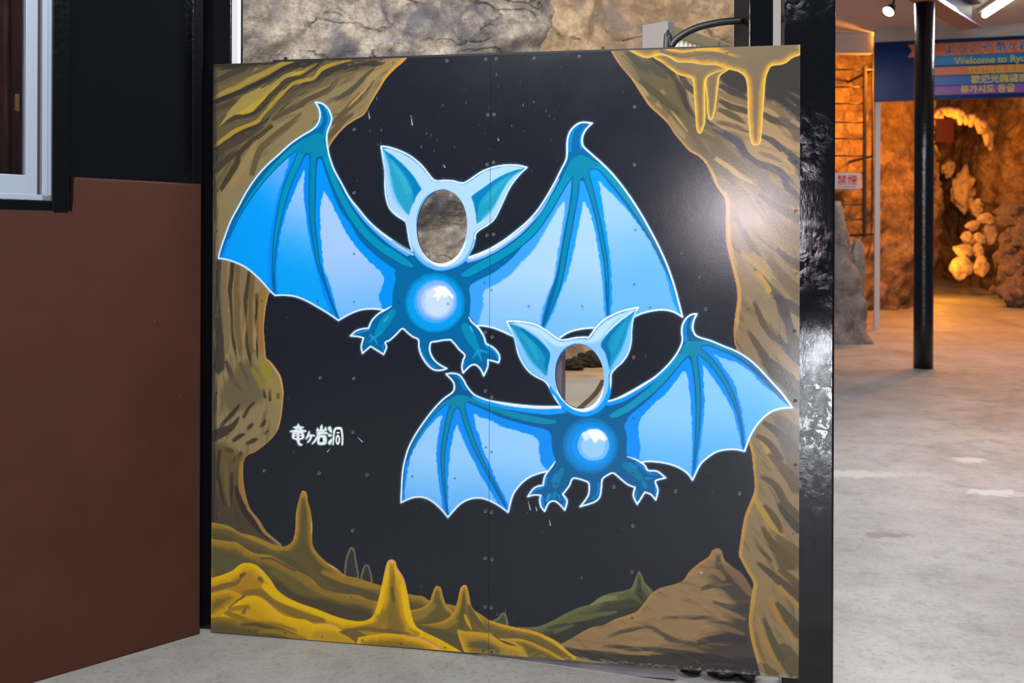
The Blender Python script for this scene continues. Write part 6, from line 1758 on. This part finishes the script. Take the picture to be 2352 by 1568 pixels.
def sign_bar(name, px0, y0, y1, c, notch=False, py=None):
    s0, zt = sg(px0, y0)
    zb = sg(px0, y1)[1]
    bm = bmesh.new()
    pts = [(s0, zb), (SL - 0.15, zb), (SL - 0.15, zt), (s0, zt)]
    if notch:
        pts.append((s0 + 0.06, (zb + zt) / 2))
    fr = [bm.verts.new((x, -0.006, z)) for x, z in pts]
    bk = [bm.verts.new((x, 0.001, z)) for x, z in pts]
    bm.faces.new(fr)
    bm.faces.new(bk[::-1])
    for k in range(len(pts)):
        bm.faces.new((fr[k], fr[(k + 1) % len(pts)], bk[(k + 1) % len(pts)], bk[k]))
    return bm_obj(name, bm, plain('bar_paint', c, 0.3), sign)


sign_bar('ribbon', 2085, 103, 132, (228, 128, 84), True)
sign_bar('text_bar', 2140, 131, 151, (0, 146, 214))
sign_bar('text_bar', 2140, 155, 174, (226, 130, 92))
sign_bar('text_bar', 2140, 176, 197, (56, 112, 196))
sign_bar('text_bar', 2140, 199, 219, (150, 92, 176))


def text_part(body, parent, s, z, size, c, y=-0.008, name='lettering', xs=1.0, bold=0.0, rough=0.5):
    cu_ = bpy.data.curves.new('t', 'FONT')
    cu_.body = body
    cu_.size = size
    cu_.extrude = 0.001
    cu_.offset = bold
    to = bpy.data.objects.new('t', cu_)
    COL.objects.link(to)
    bpy.context.view_layer.update()
    me_ = bpy.data.meshes.new_from_object(to.evaluated_get(bpy.context.evaluated_depsgraph_get()))
    bpy.data.objects.remove(to)
    me_.name = name
    me_.materials.clear()
    me_.transform(Matrix.Translation((s, y, z)) @ Matrix.Rotation(math.pi / 2, 4, 'X') @ Matrix.Scale(xs, 4, (1, 0, 0)))
    return link(name, me_, plain('lettering_paint', c, rough), parent)


for ch, px, y0 in (('よ', 2166, 125), ('う', 2194, 123.5), ('こ', 2222, 121.5), ('そ', 2250, 119.5), ('竜', 2283, 117.5), ('ヶ', 2310, 116), ('岩', 2337, 114.5), ('洞', 2364, 113)):
    s, z = sg(px, y0)
    text_part(ch, sign, s - 0.003, z - 0.002, 0.165, (222, 214, 228), -0.0075, name='character_edge', bold=0.007)
    text_part(ch, sign, s, z, 0.165, (28, 64, 146), -0.0105, name='character')
for body, px, y0, size, c in (('Welcome to Ryugashido', 2192, 147.5, 0.135, (222, 200, 60)), ('欢迎光临龙岩洞', 2222, 169, 0.125, (222, 196, 70)), ('歡迎光臨龍岩洞', 2230, 190, 0.125, (216, 204, 80)), ('류가시도 동굴', 2205, 213, 0.125, (220, 204, 100))):
    s, z = sg(px, y0)
    text_part(body, sign, s, z, size, c, -0.009, bold=0.003)

# ---- poles
m_pole = plain('black_pole_paint', (16, 16, 20), 0.22, spec=0.6, bump=0.35, bscale=30)
pp = on_z(2129.5, 848, -0.058)
bm = bmesh.new()
R_ = 0.103
tube(bm, [(0, 0, 0), (0, 0, 0.5), (0, 0, 2.2), (0, 0, 4.06)], R_, 40)
o = bm_obj('support_pole', bm, m_pole, None, True)
o.location = (pp.x, pp.y + R_, fz(pp.x, pp.y))
tag(o, 'round black steel pole standing in the hall before the welcome sign', 'pole')
wp = at(2014, 755, 14.42)
bm = bmesh.new()
add_box(bm, (-0.038, -0.02, 0), (0.038, 0.02, 3.45 - fz(wp.x, 14.42)), None, 0.004)
o = bm_obj('white_pole', bm, plain('white_pole_paint', (218, 214, 214), 0.5))
o.location = (wp.x, 14.43, fz(wp.x, 14.43))
tag(o, 'thin white pole holding up the end of the welcome sign', 'pole')
b0, b1 = Vector((4.12, 10.38, 4.06)), Vector((5.80, 12.35, 4.06))
bl = (b1 - b0)
Mb = Matrix.Translation(b0) @ Matrix.Rotation(math.atan2(bl.y, bl.x), 4, 'Z')
bm = bmesh.new()
add_box(bm, (-1.2, -0.13, 0.0), (bl.length, 0.13, 0.018), Mb)
add_box(bm, (-1.2, -0.012, 0.018), (bl.length, 0.012, 0.30), Mb)
add_box(bm, (-1.2, -0.13, 0.30), (bl.length, 0.13, 0.318), Mb)
o = bm_obj('ceiling_beam', bm, plain('violet_steel_paint', (92, 84, 112), 0.4))
tag(o, 'violet grey steel beam resting on the black pole', 'beam')

# ---- ladder
m_iron = plain('dark_iron', (48, 44, 48), 0.5)
ld = 15.2
l0 = at(1985, 545, ld)
lad = empty('wall_ladder', (l0.x, l0.y, l0.z))
tag(lad, 'dark iron ladder fixed to the orange lit rock', 'ladder')
Hl = at(1985, 152, ld).z - l0.z
box('stile', (-0.022, -0.03, 0), (0.022, 0.03, Hl), m_iron, lad, None, 0.004)
box('stile', (-0.56, -0.03, 0), (-0.516, 0.03, Hl), m_iron, lad, None, 0.004)
for yy, ext in ((160, 1), (200, 0), (238, 0), (281, 0), (318, 0), (358, 1), (397, 0), (434, 0), (470, 0), (504, 0), (538, 1)):
    z = at(1985, yy, ld).z - l0.z
    bm = bmesh.new()
    tube(bm, [(-0.53, 0, z), (0.0 + 0.13 * ext, 0, z)], 0.0125, 8)
    bm_obj('rung', bm, m_iron, lad, True)
for yy in (160, 358, 538):
    z = at(1985, yy, ld).z - l0.z
    box('wall_bracket', (0.11, -0.015, z - 0.02), (0.14, 1.3, z + 0.02), m_iron, lad, None, 0.002)
n0 = at(1912, 434, 14.9)
n1_ = at(1978, 397, 14.9)
ns_ = empty('no_smoking_sign', (n0.x, n0.y, n0.z))
tag(ns_, 'small white no smoking sign with red characters on the ladder', 'sign')
w_, h_ = n1_.x - n0.x, n1_.z - n0.z
box('plate', (0, 0, 0), (w_, 0.012, h_), plain('sign_white', (226, 220, 226), 0.4), ns_, None, 0.003)
box('hook', (w_ * 0.7, 0.011, h_ * 0.6), (w_ * 0.8, 0.3, h_ * 0.7), m_iron, ns_, None, 0.001)
text_part('禁煙', ns_, 0.065, h_ * 0.33, 0.16, (206, 70, 84), -0.003, bold=0.002)
text_part('NO SMOKING', ns_, 0.075, h_ * 0.08, 0.045, (206, 90, 110), -0.003)
bm = bmesh.new()
cpts = [at(2005, 110, 15.6), at(2004, 300, 15.6), at(2003, 480, 15.6), at(2000, 555, 15.4), at(1993, 585, 15.2), at(1984, 600, 14.9), at(1978, 640, 14.6)]
tube(bm, smooth_pts(cpts, 8), 0.016, 8)
o = bm_obj('wall_cable', bm, m_dark, None, True)
tag(o, 'thin black cable hanging down beside the ladder', 'cable')

# ---- stalagmite pillar
m_stal = rock_mat('grey_stalagmite', [(0.3, (120, 110, 102)), (0.5, (164, 152, 144)), (0.7, (182, 170, 162))], rot=(0, 0, 0), scale=(1, 1, 0.6), crack=(80, 66, 54), fine=6)
bm = bmesh.new()
sp_ = at(1945, 785, 13.0)
zb = fz(sp_.x, 13.3) - 0.02


def cone_stack(rows, sx=0, sy=0):
    SEG = 28
    prev = None
    for cx_, z, rx, ry in rows:
        ring = []
        for k in range(SEG):
            t = 2 * math.pi * k / SEG
            d = 1 + 0.35 * noise.fractal(Vector((math.cos(t) * 1.5 + sx, math.sin(t) * 1.5, z * 3)), 1.0, 2, 4)
            ring.append(bm.verts.new((cx_ + rx * math.cos(t) * d, ry * math.sin(t) * d, z)))
        if prev:
            for k in range(SEG):
                bm.faces.new((prev[k], prev[(k + 1) % SEG], ring[(k + 1) % SEG], ring[k]))
        prev = ring
    bm.faces.new(prev)


def prow(pl, pr, py):
    a, c = at(pl, py, 13.2), at(pr, py, 13.2)
    return ((a.x + c.x) / 2 - sp_.x, a.z - zb, (c.x - a.x) / 2, min((c.x - a.x) / 2, 0.45))


def dense(rows, n=5):
    out = []
    for a, c in zip(rows, rows[1:]):
        for k in range(n):
            out.append(tuple(a[i] + (c[i] - a[i]) * k / n for i in range(4)))
    out.append(rows[-1])
    return out


cone_stack(dense([prow(1860, 2008, 792), prow(1862, 2000, 760), prow(1866, 1990, 720), prow(1870, 1985, 680), prow(1874, 1978, 640), prow(1880, 1962, 600), prow(1890, 1950, 560), prow(1896, 1942, 520), prow(1900, 1940, 480), prow(1908, 1934, 462)]))
cone_stack(dense([prow(1940, 1988, 680), prow(1942, 1986, 640), prow(1948, 1986, 600), prow(1958, 1984, 570), prow(1964, 1976, 548)]), 5)
o = bm_obj('stalagmite', bm, m_stal, None, True)
o.location = (sp_.x, 13.25, zb)
tag(o, 'grey two pronged stalagmite standing in front of the ladder', 'stalagmite')

# ---- lamps in the hall
sp0 = at(2040, 27, 12.6)
spot = empty('spotlight', (sp0.x, sp0.y, sp0.z))
tag(spot, 'small tilted spotlight hanging from the ceiling', 'spotlight')
nrm = Vector((-0.62, -0.35, -0.72)).normalized()
Q = nrm.to_track_quat('Z', 'Y').to_matrix().to_4x4()
bm = bmesh.new()
for (ra, za), (rb, zb_) in (((0.078, 0.0), (0.078, -0.03)), ((0.078, -0.03), (0.04, -0.12))):
    A = [bm.verts.new(Q @ Vector((ra * math.cos(t), ra * math.sin(t), za))) for t in [2 * math.pi * k / 24 for k in range(24)]]
    B = [bm.verts.new(Q @ Vector((rb * math.cos(t), rb * math.sin(t), zb_))) for t in [2 * math.pi * k / 24 for k in range(24)]]
    for k in range(24):
        bm.faces.new((A[k], A[(k + 1) % 24], B[(k + 1) % 24], B[k]))
    if zb_ < -0.1:
        bm.faces.new(B)
bm_obj('housing', bm, m_dark, spot, True)
bm = bmesh.new()
A = [bm.verts.new(Q @ Vector((0.074 * math.cos(t), 0.074 * math.sin(t), -0.004))) for t in [2 * math.pi * k / 24 for k in range(24)]]
bm.faces.new(A)
bm_obj('lens', bm, plain('lamp_lens', (250, 255, 214), 0.3, emit=4), spot)
bm = bmesh.new()
hb = Q @ Vector((0, 0, -0.1))
tube(bm, [hb, hb + Vector((0.02, 0.0, 0.05)), Vector((hb.x + 0.03, hb.y, 4.5 - sp0.z))], 0.014, 10)
bm_obj('bracket', bm, m_dark, spot, True)
t0 = at(2262, 37, 13.05)
t1 = at(2334, -12, 12.0)
tl = empty('tube_lamp', (t0.x, t0.y, 4.5))
tag(tl, 'lit white fluorescent tube under the ceiling', 'tube lamp')
dv = t1 - t0
dv.z = 0
zt0 = 4.41 - 4.5
bm = bmesh.new()
tube(bm, [Vector((0, 0, zt0)), dv * 1.3 + Vector((0, 0, zt0))], 0.042, 16)
bm_obj('tube', bm, plain('fluorescent', (255, 252, 236), 0.3, emit=4), tl, True)
Mt = Matrix.Rotation(math.atan2(dv.y, dv.x), 4, 'Z')
box('housing', (-0.06, -0.07, -0.045), (dv.length * 1.3 + 0.06, 0.07, 0.0), m_white, tl, Mt, 0.004)

# ---- lit rocks round the passage
m_lit = rock_mat('pale_flowstone', [(0.3, (176, 150, 112)), (0.5, (214, 190, 148)), (0.7, (228, 208, 170))], rot=(0, 0, 0), scale=(1, 1, 1), crack=(110, 84, 56), crack_amt=0.4, fine=5, rough=0.6)
m_pile = rock_mat('brown_boulder', [(0.3, (86, 74, 68)), (0.5, (134, 116, 106)), (0.7, (160, 140, 126))], rot=(0, 0, 0), scale=(1, 1, 1), crack=(44, 36, 32), fine=5)


def pix_lump(name, px, py, rx, ry, d, mat, seed, amp=0.28, sub=3, freq=1.6):
    p = at(px, py, d)
    k = d / F
    return lump(name, p, (rx * k * 1.02, min(rx, ry) * k * 0.75, ry * k * 1.02), mat, seed, amp, 4, freq, 0, 16)


yel = [(2208, 612, 24, 26, 18.7, 'large squat pale boulder at the bottom of the lit heap'), (2253, 614, 19, 24, 18.6, 'blocky yellow boulder on the floor beside the dark gap'), (2212, 577, 22, 17, 18.7, 'wide yellow boulder resting on the large squat one'), (2246, 577, 11, 17, 18.7, 'small upright yellow stone in the middle of the heap'),
       (2223, 547, 15, 14, 18.8, 'round bright yellow stone near the middle of the heap'), (2250, 548, 16, 14, 18.8, 'round yellow stone behind the bright round one'), (2236, 520, 16, 11, 18.9, 'brightest flat yellow stone of the upper heap'), (2266, 502, 20, 12, 18.9, 'slanted yellow stone at the tip of the heap'), (2274, 535, 16, 24, 19.0, 'shaded orange stone at the back of the heap')]
for k, (x, y, rx, ry, d, lb) in enumerate(yel):
    tag(pix_lump('boulder', x, y, rx, ry, d, m_lit, 2.1 + k, 0.16), lb, 'boulder', 'yellow lit boulders by the passage')
pile = [(2334, 668, 36, 34, 17.2, 'grey boulder at the foot of the brown rock pile'), (2306, 642, 17, 24, 17.6, 'narrow brown boulder on the passage side of the pile'), (2338, 612, 32, 34, 17.6, 'large brown boulder in the middle of the pile'), (2312, 590, 24, 30, 17.8, 'knobbly brown boulder leaning on the large one'),
        (2316, 552, 24, 26, 18.0, 'rounded brown boulder near the top of the pile'), (2346, 536, 26, 30, 17.8, 'pale orange boulder capping the pile'), (2328, 492, 36, 26, 18.6, 'dark boulder lying behind the pile'), (2280, 668, 10, 10, 17.7, 'small loose stone at the edge of the pile')]
for k, (x, y, rx, ry, d, lb) in enumerate(pile):
    tag(pix_lump('boulder', x, y, rx, ry, d, m_pile, 7.7 + k, 0.34, 4, 2.2), lb, 'boulder', 'brown boulders of the rock pile')
flow = [(2212, 440, 28, 46, 20.4, 'pale flowstone column at the back of the passage'), (2244, 478, 14, 18, 19.8, 'stubby flowstone knob under the column'), (2178, 386, 12, 18, 20.6, 'small flowstone boss beside the column'), (2250, 400, 16, 24, 20.6, 'pointed flowstone spur right of the column'), (2103, 325, 12, 26, 19.2, 'bright flowstone knob half hidden by the black pole')]
for k, (x, y, rx, ry, d, lb) in enumerate(flow):
    tag(pix_lump('flowstone', x, y, rx, ry, d, m_lit, 5.5 + k, 0.5, 4, 2.0), lb, 'flowstone')
bm = bmesh.new()
arc = smooth_pts([at(2118, 280, 19.2), at(2140, 266, 19.1), at(2165, 256, 19.1), at(2195, 260, 19.1), at(2222, 268, 19.1), at(2246, 282, 19.1), at(2264, 299, 19.2), at(2272, 318, 19.3), at(2270, 330, 19.4)], 14)
rr_ = [0.095 + 0.06 * noise.fractal(Vector((i * 0.10, 1.7, 0)), 1.0, 2, 3) for i in range(len(arc))]
rr_[0] = rr_[-1] = 0.03
tube(bm, arc, rr_, 16)
for i in sorted(random.sample(range(6, len(arc) - 4), 16)):
    p = arc[i]
    L_ = 0.10 + 0.22 * random.random()
    tube(bm, [p, p + Vector((0, -0.04, -L_ * 0.6)), p + Vector((0, -0.04, -L_))], [0.08, 0.06, 0.03], 10)
o = bm_obj('flowstone_arch', bm, m_lit, None, True)
tag(o, 'bright dripping flowstone lip arching over the passage', 'flowstone')
r0, r1 = at(2150, 326, 18.3), at(2191, 272, 18.3)
rsn = empty('passage_sign', (r0.x, r0.y, r0.z))
tag(rsn, 'dark red hanging board at the mouth of the passage', 'sign')
box('board', (0, 0, 0), (r1.x - r0.x, 0.03, r1.z - r0.z), plain('dark_red_board', (74, 6, 5), 0.5), rsn, None, 0.004)
for k in (0.2, 0.8):
    bm = bmesh.new()
    tube(bm, [((r1.x - r0.x) * k, 0.015, r1.z - r0.z - 0.01), ((r1.x - r0.x) * k, 0.75, r1.z - r0.z + 0.10)], 0.006, 6)
    bm_obj('hanger', bm, m_dark, rsn, True)

# ---- assumed sodium lamps of the cave, hidden from view (their light)
SOD = (1.0, 0.31, 0.025)
point('assumed_cave_lamp', (6.0, 15.0, 4.05), 330, SOD, 0.1)
point('assumed_cave_lamp', (8.42, 18.62, 3.50), 64, SOD, 0.08)
point('assumed_cave_lamp', (8.02, 18.3, 1.05), 40, (1.0, 0.40, 0.03), 0.06)
point('assumed_cave_lamp', (7.6, 14.9, 3.75), 430, SOD, 0.12)
